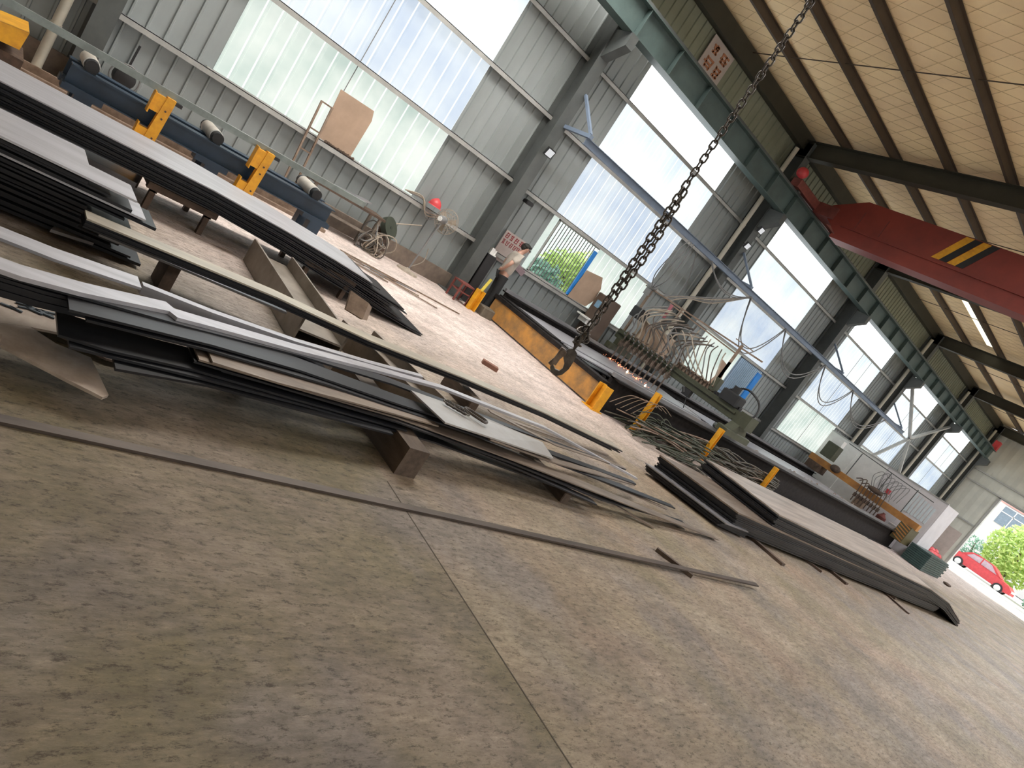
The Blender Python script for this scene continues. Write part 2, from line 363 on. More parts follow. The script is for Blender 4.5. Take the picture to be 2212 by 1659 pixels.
def spline(pts, n=6):
    P = [Vector(p) for p in pts]; out = []
    for i in range(len(P) - 1):
        a, b, c, d = P[max(i - 1, 0)], P[i], P[i + 1], P[min(i + 2, len(P) - 1)]
        for k in range(n):
            t = k / n
            out.append(0.5 * ((2 * b) + (-a + c) * t + (2 * a - 5 * b + 4 * c - d) * t * t + (-a + 3 * b - 3 * c + d) * t ** 3))
    return out + [P[-1]]

# ---------------------------------------------------------------- the hall
D = 11.78                                   # wall plane
BAY, COL0 = 7.022, 8.22                     # bay length, first column in view
WX0, WW = 2.671, 3.866                      # window start and width in each bay
X_END = 43.78
def roof(y): return 7.96 + 0.062 * (D - y)

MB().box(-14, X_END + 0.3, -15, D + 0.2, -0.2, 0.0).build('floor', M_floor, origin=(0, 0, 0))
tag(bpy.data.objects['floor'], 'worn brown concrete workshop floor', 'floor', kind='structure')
af = MB().box(-14, X_END, -15, -3.6, 0.0, 0.004)  # pale slab added out of view to bounce light up to the ceiling
tag(af.build('floor_bounce', mat('pale_bounce_floor', (0.78, 0.70, 0.58), 0.7, 0, var=0.1, scale=1.0)), 'unseen pale floor slab added to bounce light to the ceiling', 'floor', kind='structure')
j = MB().box(2.503, 2.511, 0.2, 3.0, 0.0, 0.0015).box(2.503, 2.511, -6, 0.2, 0.0, 0.0015)
tag(j.build('floor_joint', mat('joint_dirt', (0.09, 0.075, 0.055), 0.9, scale=20.0)), 'dark straight joint cut across the concrete floor in front of the flat bar', 'floor joint', kind='structure')

# wall of ribbed sheet, with openings for the light panels
w = MB(); wu = MB()
xs = -14.0
for k in range(-2, 6):
    a = WX0 + BAY * k; b = a + WW
    w.sheet(xs, a, 0.30, 6.12, D); xs = b
    z_open = 1.22
    w.sheet(a, b, 0.30, z_open, D)
w.sheet(xs, X_END, 0.30, 6.12, D)
wu.sheet(-14, X_END, 6.12, 7.95, D)
tag(w.build('wall_left', M_wall, origin=(0, D, 0)), 'grey ribbed steel wall along the light panels', 'wall', kind='structure')
tag(wu.build('wall_upper', M_wallup, origin=(0, D, 0)), 'olive ribbed steel wall above the crane runway', 'wall', kind='structure')
tag(MB().box(-14, X_END, D - 0.10, D + 0.14, 0, 0.32).build('baseboard_left', M_base), 'dark brown masonry plinth at the foot of the ribbed wall', 'plinth', kind='structure')

# light panels
PANEL_LABEL = ['translucent light panel left of the roller line', 'large translucent light panel behind the ladder and cardboard sheet', 'translucent light panel with the green barred opening beside the person', 'translucent light panel behind the olive gantry hoses', 'translucent light panel just before the white partition', 'translucent light panel crossed by the diagonal braces', 'last translucent light panel before the far end wall']
BARRED = {1: (9.86, 11.36), 2: (18.98, 20.62)}
for k in range(-1, 6):
    a = WX0 + BAY * k; b = a + WW
    root = thing('window_%d' % (k + 2), (a, D, 1.22), PANEL_LABEL[k + 1], 'window', 'light panels of the wall', 'structure')
    lo = MB(); z_low = 2.62
    if k in BARRED:
        p, q = BARRED[k]; lo.sheet(a, p, 1.22, 2.58, D + 0.005); lo.sheet(q, b, 1.22, 2.58, D + 0.005)
        lo.sheet(p, q, 2.52, 2.58, D + 0.005)
    else: lo.sheet(a, b, 1.22, 2.58, D + 0.005)
    lo.build('lower_pane', M_glow_low, root)
    MB().sheet(a, b, 2.58, 4.00, D + 0.005).build('middle_pane', M_glow_mid, root)
    MB().sheet(a, b, 4.00, 5.24, D + 0.005).build('pale_pane', M_glow_pale, root)
    MB().sheet(a, b, 5.24, 6.14, D + 0.005).build('upper_pane', M_glow_high, root)
    s = MB()
    if k not in BARRED: s.box(a - 0.1, b + 0.1, D - 0.07, D, 1.185, 1.215)
    else:
        p, q = BARRED[k]; s.box(a - 0.1, b + 0.1, D - 0.07, D, 1.185, 1.215)
    s.build('sill', M_girt, root)
    seam = MB()
    for xx in (a + WW * 0.47,): seam.box(xx - 0.006, xx + 0.006, D - 0.03, D - 0.02, 1.24, 6.1)
    if k >= 1:
        for zz in range(1): seam.box(a + WW * 0.72, a + WW * 0.72 + 0.01, D - 0.03, D - 0.02, 4.1, 6.1)
    if k not in BARRED: seam.build('panel_seam', M_cable, root)

# girts
for i, z in enumerate((1.20, 2.60, 4.00, 5.28)):
    g = MB(); g.box(-14, X_END, D - 0.115, D - 0.03, z - 0.012, z + 0.0); g.box(-14, X_END, D - 0.115, D - 0.108, z - 0.085, z)
    tag(g.build('girt', M_girt), 'thin grey wall rail, %s up the ribbed wall from the plinth' % NTH[i], 'wall rail', 'wall rails', 'structure')

# barred openings
for k, (p, q) in BARRED.items():
    z0, z1 = (1.22, 2.52) if k == 1 else (1.30, 2.52)
    nm = 'window_%d' % (8 + k)
    root = thing(nm, (p, D, z0), 'barred opening cut in the light panel, %s' % ('green bushes showing through, beside the person' if k == 1 else 'blue sheet behind, above the first cutting gantry'), 'window', 'barred openings', 'structure')
    fr = MB()
    fr.box(p, q, D - 0.05, D - 0.01, z1 - 0.03, z1 + 0.01); fr.box(p, q, D - 0.05, D - 0.01, z0 - 0.02, z0 + 0.02)
    fr.box(p, p + 0.03, D - 0.05, D - 0.01, z0, z1)
    fr.build('frame', M_girt if k == 1 else M_bracket, root)
    MB().box(q - (0.11 if k == 1 else 0.3), q, D - 0.05, D - 0.01, z0, z1 - 0.1).build('blue_post', M_brightblue, root)
    for i in range(15):
        x = p + 0.06 + (q - p - 0.2) * i / 14
        MB().cyl((x, D - 0.02, z0 + 0.01), (x, D - 0.02, z1), 0.010 if k == 1 else 0.008, 6).build('bar', M_bracket if k == 2 else M_col, root)

# columns
for k in range(-1, 6):
    c = COL0 + BAY * k
    root = thing('column', (c, 11.53, 0), 'dark steel wall column, %s from the conveyor end' % NTH[k + 1], 'column', 'wall columns', 'structure')
    b = MB(); b.box(c - 0.135, c + 0.135, 11.28, 11.295, 0, 7.75); b.box(c - 0.135, c + 0.135, 11.725, 11.74, 0, 7.75); b.box(c - 0.006, c + 0.006, 11.295, 11.725, 0, 7.75)
    b.build('shaft', M_col, root)
    MB().box(c - 0.2, c + 0.2, 11.22, 11.78, 0, 0.025).build('base_plate', M_col, root)
    cb = MB(); cb.prism([(c - 0.1, 11.29, 5.30), (c - 0.1, 10.82, 5.62), (c - 0.1, 10.82, 5.87), (c - 0.1, 11.29, 5.87)], (0.2, 0, 0))
    cb.build('crane_corbel', M_col, root)

# white downpipes
for i, k in enumerate((-1, 1, 3, 4, 5)):
    c = COL0 + BAY * k
    x = c - 0.40; t = MB(); zt = 7.4
    t.cyl((x, 11.45, 0.0), (x, 11.45, zt), 0.062, 14)
    for z in (0.6, 2.1, 3.6, 5.1, 6.4): t.cyl((x, 11.45, z), (x, 11.45, z + 0.06), 0.07, 14)
    t.box(x - 0.012, x + 0.012, 11.45, 11.73, 2.0, 2.03)
    tag(t.build('downpipe', M_pvc, smooth=True), 'cream plastic rainwater pipe beside the %s wall column' % NTH[k + 1], 'drainpipe', 'rainwater downpipes')

# crane runway
root = thing('crane_beam', (0, 11.0, 5.87), 'long dark green steel crane runway beam carried on the wall columns', 'crane runway', kind='structure')
b = MB(); b.ibeam((-14, 11.0, 6.155), (X_END - 0.6, 11.0, 6.155), 0.56, 0.30, 0.018, 0.012); b.build('girder', M_beam, root)
st = MB(); x = 1.2 - 14
while x < X_END - 0.7:
    st.box(x - 0.008, x + 0.008, 10.87, 10.99, 5.90, 6.41); x += 1.1703
st.build('stiffener', M_beam, root)
MB().box(-14, X_END - 0.6, 10.965, 11.035, 6.435, 6.53).build('crane_rail', M_col, root)
MB().box(X_END - 0.95, X_END - 0.65, 10.86, 11.14, 6.44, 6.95).build('end_stop', M_redp, root)

# roof
r = MB(); r.add([(-14, D + 0.1, roof(D)), (X_END, D + 0.1, roof(D)), (X_END, -15, roof(-15)), (-14, -15, roof(-15)),
                 (-14, D + 0.1, roof(D) + .1), (X_END, D + 0.1, roof(D) + .1), (X_END, -15, roof(-15) + .1), (-14, -15, roof(-15) + .1)],
                [(0, 1, 2, 3), (7, 6, 5, 4), (0, 4, 5, 1), (1, 5, 6, 2), (2, 6, 7, 3), (3, 7, 4, 0)])
tag(r.build('ceiling', M_foil, origin=(0, 0, 8)), 'yellowish insulation foil ceiling between dark purlins', 'ceiling', kind='structure')
def on_roof(mb, x0, x1, y0, y1, dz, t): # thin slab under the roof plane
    mb.add([(x0, y0, roof(y0) - dz), (x1, y0, roof(y0) - dz), (x1, y1, roof(y1) - dz), (x0, y1, roof(y1) - dz),
            (x0, y0, roof(y0) - dz - t), (x1, y0, roof(y0) - dz - t), (x1, y1, roof(y1) - dz - t), (x0, y1, roof(y1) - dz - t)],
           [(0, 1, 2, 3), (7, 6, 5, 4), (0, 4, 5, 1), (1, 5, 6, 2), (2, 6, 7, 3), (3, 7, 4, 0)])
# wire net that holds the foil: straight diagonals
net = MB()
for x in [i * 0.42 for i in range(-4, 74)]:
    for s_ in (1, -1):
        x1 = x + s_ * 9.0
        a = Vector((x, D - 0.2, roof(D - 0.2) - 0.006)); b2 = Vector((x1, -2.0, roof(-2.0) - 0.006))
        net.bar(a, b2, 0.006, 0.003)
tag(net.build('ceiling_net', mat('net_wire', (0.66, 0.50, 0.27), 0.6, scale=3.0)), 'fine diagonal wire net under the ceiling foil', 'wire net', kind='structure')
PUR = [10.57, 9.29, 8.02, 6.75, 5.48, 4.2, 2.93, 1.65, 0.35, -0.95]
for i, y in enumerate(PUR):
    p = MB(); z = roof(y)
    p.box(-14, X_END, y - 0.008, y + 0.008, z - 0.17, z - 0.012); p.box(-14, X_END, y - 0.008, y + 0.062, z - 0.178, z - 0.168); p.box(-14, X_END, y - 0.062, y + 0.008, z - 0.022, z - 0.012)
    tag(p.build('purlin', M_purlin), 'dark brown roof purlin, %s from the wall' % NTH[i], 'purlin', 'roof purlins', 'structure')
for k in range(-1, 6):
    c = COL0 + BAY * k
    b = MB(); y0, y1 = D - 0.1, -14
    for (za, h) in ((0.19, 0.014),):
        on_roof(b, c - 0.11, c + 0.11, y1, y0, 0.185, 0.014)
    on_roof(b, c - 0.006, c + 0.006, y1, y0, 0.195, 0.42)
    on_roof(b, c - 0.11, c + 0.11, y1, y0, 0.615, 0.014)
    for y in (5.6, 5.64): on_roof(b, c - 0.13, c + 0.13, y, y + 0.02, 0.17, 0.60)
    tag(b.build('rafter', M_rafter), 'dark steel roof rafter over the %s wall column' % NTH[k + 1], 'rafter', 'roof rafters', 'structure')
for k in range(0, 5):
    x = COL0 + BAY * (k + 0.5); t = MB()
    t.tube([(x, D - 0.2, roof(D) - 0.1), (x, -2, roof(-2) - 0.1)], 0.011, 6)
    tag(t.build('sag_rod', M_purlin), 'thin rod linking the purlins in bay %d' % (k + 3), 'rod', 'purlin rods', 'structure')
e = MB(); e.box(-14, X_END, D - 0.22, D - 0.03, 7.56, 7.94)
tag(e.build('beam_eaves', M_rafter), 'dark eaves beam at the top of the wall', 'beam', kind='structure')
for k, (x0, x1) in enumerate(((23.0, 28.9), (37.2, 42.8))):
    s = MB(); y = 9.55 if k == 0 else 9.55
    on_roof(s, x0, x1, y - 0.22, y + 0.22, 0.012, 0.004)
    tag(s.build('roof_light_or_fill', M_glow_roof), 'bright strip of roof light, %s beyond the red crane' % NTH[k], 'roof light', 'roof lights', 'structure')
# glowing strips added out of view over floor and aisle as fill light
for k, (x0, x1, y, hw) in enumerate(((1.0, 7.9, 8.9, 1.5), (9.0, 15.0, 1.6, 1.0), (15.6, 22.0, 1.6, 1.0), (22.6, 29.0, 2.0, 1.0), (29.6, 42.0, 2.5, 1.4), (2, 40, -9.0, 0.8))):
    s = MB(); on_roof(s, x0, x1, y - hw, y + hw, 0.012, 0.004)
    tag(s.build('roof_light_or_fill', M_fill_roof if k else M_fill_near), 'added fill light strip under the roof, %s' % ('over the bright floor by the wall', 'over the front floor in the second bay', 'over the front floor in the third bay', 'over the front floor in the fourth bay', 'over the front floor in the fifth bay', 'over the pale side aisle')[k], 'roof light', 'added fill strips overhead', 'structure')

# far gable wall with the open door
g = MB()
def ysheet(mb, y0, y1, z0, z1, x):
    n = max(1, int((y1 - y0) / 0.245)); base = len(mb.v)
    for i in range(n + 1):
        y = y0 + (y1 - y0) * i / n
        mb.v += [(x - (0.02 if i % 2 else 0), y, z0), (x - (0.02 if i % 2 else 0), y, z1)]
    for i in range(n): a = base + 2 * i; mb.f.append((a, a + 2, a + 3, a + 1))
ysheet(g, 9.5, D, 1.0, 8.0, X_END); ysheet(g, 4.4, 9.5, 4.52, 8.3, X_END); ysheet(g, -15, 4.4, 0.0, 9.4, X_END)
g.box(X_END - 0.02, X_END + 0.2, 9.5, D, 0, 1.0)
tag(g.build('wall_far', M_wallfar, origin=(X_END, 0, 0)), 'pale ribbed end wall beside the open door', 'wall', kind='structure')
d = MB(); d.box(X_END - 0.06, X_END + 0.22, 9.42, 9.54, 0, 4.6); d.box(X_END - 0.06, X_END + 0.22, 4.36, 9.54, 4.5, 4.62)
tag(d.build('door_1', M_girt), 'tall open doorway frame in the far end wall', 'door frame', kind='structure')
for i, z in enumerate((2.58, 4.58, 5.25)):
    t = MB(); t.box(X_END - 0.12, X_END - 0.03, 9.55 if z < 4 else 4.4, D - 0.05, z - 0.04, z + 0.03)
    tag(t.build('girt', M_girt), 'pale rail on the far end wall, %s up' % NTH[i], 'wall rail', 'end wall rails', 'structure')
sh = MB()
sh.box(X_END - 0.05, X_END - 0.02, 9.75, 10.75, 0.25, 1.9); sh.box(X_END - 0.07, X_END - 0.05, 10.0, 10.5, 0.45, 0.7)
tag(sh.build('wall_board', M_signw), 'brownish board panel low on the far end wall next to the door', 'board')
# the other side aisle: closed wall with unseen glowing panels added as fill light
o = MB(); o.box(-14, X_END, -15.2, -15, 0, 9.8); tag(o.build('wall_right', M_wall), 'plain wall of the far side aisle', 'wall', kind='structure')
for k in range(-2, 5):
    a = WX0 + BAY * k
    s = MB(); s.box(a, a + WW, -15.0, -14.97, 0.3, 5.0)
    tag(s.build('window_%d' % (20 + k), M_fill_side), 'added fill light panel on the unseen side aisle wall', 'window', 'added side aisle fill panels', 'structure')  # window_18 to window_24 are added fill panels
bk = MB(); bk.box(-14.2, -14, -15, D, 0, 9.8); tag(bk.build('wall_back', M_wall), 'plain back wall behind the camera', 'wall', kind='structure')

# ---------------------------------------------------------------- cutting table and its two gantries
root = thing('cutting_table', (9.0, 9.2, 0), 'long black flame cutting table with orange end plate running along the wall', 'cutting table')
b = MB()
b.box(9.15, 26.8, 7.42, 7.50, 0.0, 0.62)                     # near side wall
b.box(9.15, 26.8, 7.28, 7.58, 0.60, 0.63); b.box(9.15, 26.8, 7.30, 7.56, 0.0, 0.025)
b.box(9.15, 26.8, 11.02, 11.10, 0.0, 0.62); b.box(9.15, 26.8, 10.92, 11.2, 0.60, 0.63)
b.build('side_beam', M_slat, root)
MB().box(9.1, 26.8, 7.40, 7.46, 0.63, 0.70).build('rail', M_steel_l, root)
MB().box(9.1, 26.8, 11.03, 11.09, 0.63, 0.70).build('rail', M_steel_l, root)
s = MB(); x = 9.5
while x < 26.7:
    s.box(x, x + 0.012, 8.05, 10.97, 0.12, 0.475); x += 0.22
s.box(9.3, 26.7, 8.02, 8.06, 0.05, 0.44); s.box(9.3, 26.7, 10.96, 11.0, 0.05, 0.44); s.box(9.3, 26.7, 8.06, 10.96, 0.02, 0.05)
s.build('slat_bed', M_slat, root)
e = MB(); e.box(8.96, 9.03, 7.46, 11.02, 0.03, 0.42)
e.build('end_plate', M_orange, root)
k = MB(); k.box(8.94, 9.2, 7.4, 11.1, 0.42, 0.50); k.box(9.03, 9.3, 9.1, 11.05, 0.50, 0.53)
k.build('end_sill', M_slat, root)

# plates being cut, lying on the slats
def plate(name, poly, t, m, label, cat='steel plate', group=None):
    return tag(MB().prism([(p[0], p[1], p[2]) for p in poly], (0, 0, -t)).build(name, m), label, cat, group)
plate('steel_plate', [(9.4, 9.35, 0.503), (15.3, 9.35, 0.503), (15.3, 10.95, 0.503), (9.4, 10.95, 0.503)], 0.024, M_steel_sheen, 'bright steel plate lying under the torches on the cutting table')
plate('steel_plate', [(9.5, 8.75, 0.502), (15.0, 8.75, 0.502), (15.0, 9.2, 0.502), (9.5, 9.2, 0.502)], 0.022, M_steel_sheen, 'narrow pale steel plate on the hall side of the plate under the torches')
plate('steel_plate', [(15.5, 8.3, 0.503), (26.0, 8.3, 0.503), (26.0, 10.4, 0.503), (15.5, 10.4, 0.503)], 0.02, M_steel_sheen, 'long pale plate on the far half of the cutting table, cut edges showing')
plate('steel_plate', [(9.3, 8.15, 0.50), (12.9, 8.15, 0.50), (12.9, 8.5, 0.50), (9.3, 8.5, 0.50)], 0.02, M_steel_shade, 'narrow dark offcut on the near edge of the cutting table')
# slag curls left on the far plate
for i in range(26):
    x = 15.8 + i * 0.4 + random.uniform(-.1, .1); y = 8.35 + random.uniform(0, .25)
    pts = [(x, y, 0.515), (x + 0.15, y + random.uniform(-.05, .05), 0.515 + random.uniform(.03, .09)), (x + 0.33, y + random.uniform(-.08, .08), 0.515)]
    tag(MB().tube(spline(pts, 3), 0.014, 5).build('cut_strip', M_rust), 'thin rusty curled offcut on the edge of the long pale plate', 'offcut', 'curled offcuts on the far plate')

# first gantry (olive), spanning the table
GX = 13.2
g = thing('cutting_gantry', (GX, 9.2, 0.70), 'olive green flame cutting gantry with hanging torches and hoses', 'cutting machine')
bm_ = MB(); bm_.box(GX - 0.14, GX + 0.14, 7.05, 11.35, 1.02, 1.26); bm_.box(GX - 0.17, GX + 0.17, 7.02, 7.3, 1.0, 1.30)
bm_.box(GX - 0.19, GX - 0.15, 7.4, 11.3, 1.16, 1.20); bm_.box(GX - 0.16, GX - 0.12, 7.4, 11.3, 1.03, 1.06)
bm_.build('cross_beam', M_green, g)
l = MB(); l.prism([(GX - 0.35, 7.36, 0.80), (GX + 0.35, 7.36, 0.80), (GX + 0.17, 7.36, 1.02), (GX - 0.17, 7.36, 1.02)], (0, -0.22, 0)); l.cbox(GX - 0.55, GX + 0.55, 7.12, 7.38, 0.72, 0.86, 0.02)
l.build('leg', M_green, g)
l = MB(); l.box(GX - 0.5, GX + 0.5, 11.0, 11.15, 0.72, 0.86); l.box(GX - 0.2, GX + 0.2, 11.0, 11.2, 0.86, 1.05)
l.build('leg', M_green, g)
for yy in (7.38, 11.02):
    for xx in (GX - 0.42, GX + 0.42):
        MB().cyl((xx, yy - 0.0, 0.76), (xx, yy + 0.1, 0.76), 0.06, 14).build('wheel', M_col, g)
cb = MB(); cb.cbox(GX - 0.22, GX + 0.1, 7.48, 7.95, 1.27, 1.52, 0.03); cb.build('motor', M_black, g)
cb = MB(); cb.cyl((GX - 0.05, 7.75, 1.5), (GX - 0.05, 7.75, 1.66), 0.09, 14); cb.build('motor_cap', M_black, g)
MB().tube(spline([(GX, 7.95, 1.5), (GX + .02, 7.6, 1.72), (GX + .05, 7.2, 1.6), (GX, 7.1, 1.32), (GX - .1, 7.3, 1.27)], 5), 0.022, 8).build('motor_cable', M_black, g, smooth=True)
# electric cabinet and control box at the wall end
cb = MB(); cb.cbox(12.05, 12.55, 11.24, 11.66, 0.0, 1.72, 0.02); cb.build('control_cabinet', mat('brown_cabinet', (0.13, 0.095, 0.075), 0.5, 0, var=0.3, scale=3.0), g)
MB().box(12.035, 12.05, 11.38, 11.54, 1.36, 1.54).build('screen', mat('pale_blue_screen', (0.25, 0.45, 0.65), 0.3, 0, var=0.3, scale=9.0), g)
cb = MB(); cb.cbox(11.75, 12.05, 11.24, 11.62, 1.02, 1.06, 0.008); cb.cbox(11.85, 12.05, 11.28, 11.58, 0.9, 1.02, 0.01); cb.build('shelf', M_white, g)
cb = MB(); cb.cbox(GX - 0.35, GX - 0.05, 10.85, 11.2, 1.66, 1.94, 0.02); cb.build('relay_box', M_black, g)
cb = MB(); cb.box(GX + 0.1, GX + 0.5, 10.2, 11.0, 1.15, 1.75); cb.build('rear_panel', M_card, g)
# hose frame above the beam
h = MB()
h.bar((GX, 11.30, 1.2), (GX, 11.30, 2.46), 0.05, 0.05); h.bar((GX, 8.32, 1.26), (GX, 8.32, 2.44), 0.05, 0.05)
h.bar((GX, 11.55, 2.48), (GX, 7.70, 2.36), 0.035, 0.035); h.bar((GX, 10.6, 2.40), (GX, 8.32, 2.22), 0.03, 0.03)
h.bar((GX, 10.2, 2.42), (GX, 10.2, 2.22), 0.025, 0.025); h.bar((GX + .1, 8.6, 2.50), (GX + .1, 8.1, 2.46), 0.05, 0.02)
h.build('hose_frame', M_rust, g)
cb = MB(); cb.ball((GX, 11.36, 2.52), 0.12, 0.15, 0.10); cb.cbox(GX - .08, GX + .08, 11.28, 11.46, 2.28, 2.46, .02); cb.build('cable_lug', M_cable, g, smooth=True)
# torches: a row of blow pipes in holders
ty = [10.92 - 0.165 * i for i in range(11)]
for i, y in enumerate(ty):
    x = GX - 0.27; dz = random.uniform(-0.02, 0.03)
    t = MB(); t.cyl((x, y, 0.62 + dz), (x, y, 1.32 + dz), 0.017, 8); t.lathe((x, y, 0.545 + dz), (0, 0, 1), [(0, 0.006), (0.05, 0.012), (0.08, 0.022), (0.14, 0.022)], 8)
    t.box(x - 0.05, x + 0.05, y - 0.035, y + 0.035, 0.92 + dz, 1.08 + dz); t.cyl((x, y - .04, 1.3 + dz), (x, y + .04, 1.3 + dz), 0.022, 8)
    t.cyl((x + .05, y, 1.0 + dz), (GX - 0.14, y, 1.0 + dz), 0.02, 6)
    tr = t.build('torch', M_torch, g)
    v = MB(); v.cyl((x - 0.03, y + 0.02, 1.22 + dz), (x - 0.09, y + 0.03, 1.25 + dz), 0.014, 6); v.cyl((x - 0.02, y - 0.03, 1.16 + dz), (x - 0.08, y - 0.05, 1.17 + dz), 0.014, 6)
    v.build('valve', M_steel_l, tr)
    for q in range(2):
        oy = random.uniform(-.05, .05)
        top = (GX + random.uniform(-.05, .05), 10.6 - 0.17 * i + oy, 2.30 - 0.02 * i)
        mid = (x + random.uniform(-.18, .05), y + random.uniform(-.05, .2), random.uniform(1.7, 2.0))
        pts = [(x, y + (q - .5) * .04, 1.32 + dz), (x - .02, y + oy, 1.48), mid, top]
        MB().tube(spline(pts, 5), 0.016, 6).build('hose', random.choice([M_hose, M_hose, M_hosel, M_cable]), g, smooth=True)
# hoses lying in swags between the frame and the far half of the beam
for i in range(9):
    y0 = 9.6 - i * 0.13
    a = (GX + .02, y0, 2.28 - .02 * i); b2 = (GX - .05 + random.uniform(-.1, .1), 9.35 - i * 0.14, 1.30)
    MB().tube(spline([a, (GX - .02, y0 - .02 + random.uniform(-.06, .06), 1.95), (GX - .1, (y0 + b2[1]) / 2 - .06, 1.6), b2], 5), 0.015, 6).build('hose', random.choice([M_hose, M_cable, M_hosel]), g, smooth=True)
for i in range(7):
    y0 = 10.9 - i * 0.22
    MB().tube(spline([(GX - .1, y0, 1.98), (GX - .32, y0 - .25, 1.78 + .04 * i), (GX - .25, y0 - .7, 1.62), (GX - .1, y0 - 1.1, 1.36)], 5), 0.015, 6).build('hose', random.choice([M_hosel, M_hose]), g, smooth=True)
man = MB()
for i in range(11):
    y = 9.35 - i * 0.11
    man.box(GX - 0.06, GX + 0.06, y - 0.03, y + 0.03, 1.26, 1.40); man.cyl((GX - .06, y, 1.36), (GX - .13, y, 1.38), 0.02, 6)
man.build('gas_manifold', M_rust, g)
cb = MB(); cb.cbox(GX - .1, GX + .1, 8.20, 8.34, 1.28, 1.6, .02); cb.build('gauge_box', M_green, g)
MB().bar((GX, 8.32, 2.0), (GX, 8.32, 1.3), 0.05, 0.05).build('rear_mast', M_rust, g)
# drag chain on top of the beam
dc = MB()
for i in range(24):
    y = 8.15 - i * 0.03
    dc.box(GX - 0.06, GX + 0.06, y - 0.012, y + 0.012, 1.26, 1.33)
dc.build('drag_chain', M_black, g)
h2 = MB(); h2.box(GX - .2, GX - .1, 8.55, 8.75, 0.86, 1.02); h2.cyl((GX - .15, 8.5, 0.62), (GX - .15, 8.62, 0.9), .012, 6); h2.cyl((GX - .17, 8.70, 0.9), (GX - .17, 8.78, 1.0), .05, 8); h2.build('feeler', M_black, g)

# pink rag and fan on the hose frame
cl = MB(); cl.prism([(GX - .03, 10.55, 2.40), (GX - .03, 10.46, 2.40), (GX - .05, 10.44, 2.05), (GX - .05, 10.52, 2.02)], (0.02, 0, 0))
tag(cl.build('rag', mat('pink_cloth', (0.42, 0.15, 0.18), 0.9, 0, var=0.3, scale=9.0)), 'pinkish red rag hung over the top bar of the olive gantry', 'rag')

# fire at the torch tips
for i in (0, 1, 2, 3, 4):
    y = ty[2 * i]
    sp = MB(); x = GX - 0.27
    sp.lathe((x, y, 0.506), (0, 0, 1), [(0, 0.022), (0.02, 0.016), (0.045, 0.004)], 7)
    tag(sp.build('cutting_flame', M_sparkw if i in (2, 4) else M_spark), 'glowing cut under the %s burning torch counted from the wall' % NTH[i], 'flame', 'cutting flames')
sp = MB(); rnd = random.Random(3)
for i in range(90):
    y = rnd.choice(ty[0:9]) + rnd.gauss(0, .09); x = GX - 0.27 + rnd.gauss(0, .16); z = 0.506 + abs(rnd.gauss(0, .035)); q = rnd.uniform(.002, .005)
    sp.box(x - q * 2, x + q * 2, y - q, y + q, z, z + q * 1.5)
tag(sp.build('sparks', M_spark), 'orange sparks scattering from the torches over the plate', 'sparks', kind='stuff')

# second gantry (amber) at the far end of the table
GX2 = 26.4
g = thing('cutting_gantry', (GX2, 9.1, 0.70), 'amber cutting gantry with striped end box in front of the white partition', 'cutting machine')
b = MB(); b.box(GX2 - 0.15, GX2 + 0.15, 6.95, 11.35, 1.0, 1.24); b.build('cross_beam', M_amber, g)
l = MB(); l.box(GX2 - 0.45, GX2 + 0.45, 6.98, 7.38, 0.40, 1.02); l.build('end_box', mat('dark_olive_box', (0.09, 0.075, 0.03), 0.5, var=0.2), g)
st = MB()
for i in range(6):
    z = 0.42 + i * 0.1
    st.prism([(GX2 - 0.452, 7.0, z), (GX2 - 0.452, 7.36, z + .10), (GX2 - 0.452, 7.36, z + .14), (GX2 - 0.452, 7.0, z + .04)], (-0.006, 0, 0))
st.build('hazard_stripe', M_amber, g)
l = MB(); l.box(GX2 - 0.4, GX2 + 0.4, 10.7, 11.2, 0.70, 1.0); l.build('leg', M_rustd, g)
cb = MB(); cb.cbox(GX2 - .3, GX2 + .1, 10.55, 11.05, 1.35, 1.95, .02); cb.build('control_cabinet', M_green, g)
cb = MB(); cb.box(GX2 - .2, GX2 + .1, 10.6, 11.0, 1.95, 2.2); cb.build('pale_box', M_white, g)
h = MB(); h.bar((GX2, 10.5, 2.25), (GX2, 7.1, 2.12), 0.03, 0.03)
for y in (9.9, 8.7, 7.7): h.bar((GX2, y, 1.24), (GX2, y, 2.2), 0.028, 0.028)
h.build('hose_frame', M_col, g)
for i in range(8):
    y = 9.15 - i * 0.13
    t = MB(); t.cyl((GX2 - .25, y, 0.60), (GX2 - .25, y, 1.0), 0.02, 6); t.box(GX2 - .31, GX2 - .17, y - .035, y + .035, .78, .92)
    t.build('torch', M_rustd, g)
    a = (GX2 - .1, y + .35, 1.26 + random.uniform(0, .1))
    MB().tube(spline([(GX2 - .25, y, 1.0), (GX2 - .2, y + .1, 1.35 + random.uniform(0, .15)), a], 4), 0.018, 5).build('hose', M_rustd, g)
    MB().tube(spline([(GX2 - .02, 8.9 - i * .1, 1.3), (GX2 - .1, 9.1 - i * .12, 1.75 + random.uniform(-.1, .25)), (GX2, 8.9 - i * .14, 2.05), (GX2, 8.75 - i * .11, 1.4)], 5), 0.012, 5).build('hose', random.choice([M_cable, M_cable, M_hose]), g)
for q_ in ((10.25, 1.2, .12, .2, .14), (8.7, 1.36, .1, .3, .1)): MB().ball((GX2 - .2, q_[0], q_[1]), q_[2], q_[3], q_[4]).build('valve_cluster', M_rustd, g)
MB().box(GX2 - .05, GX2 + .05, 8.35, 8.5, 1.5, 1.66).build('red_box', M_redp, g)

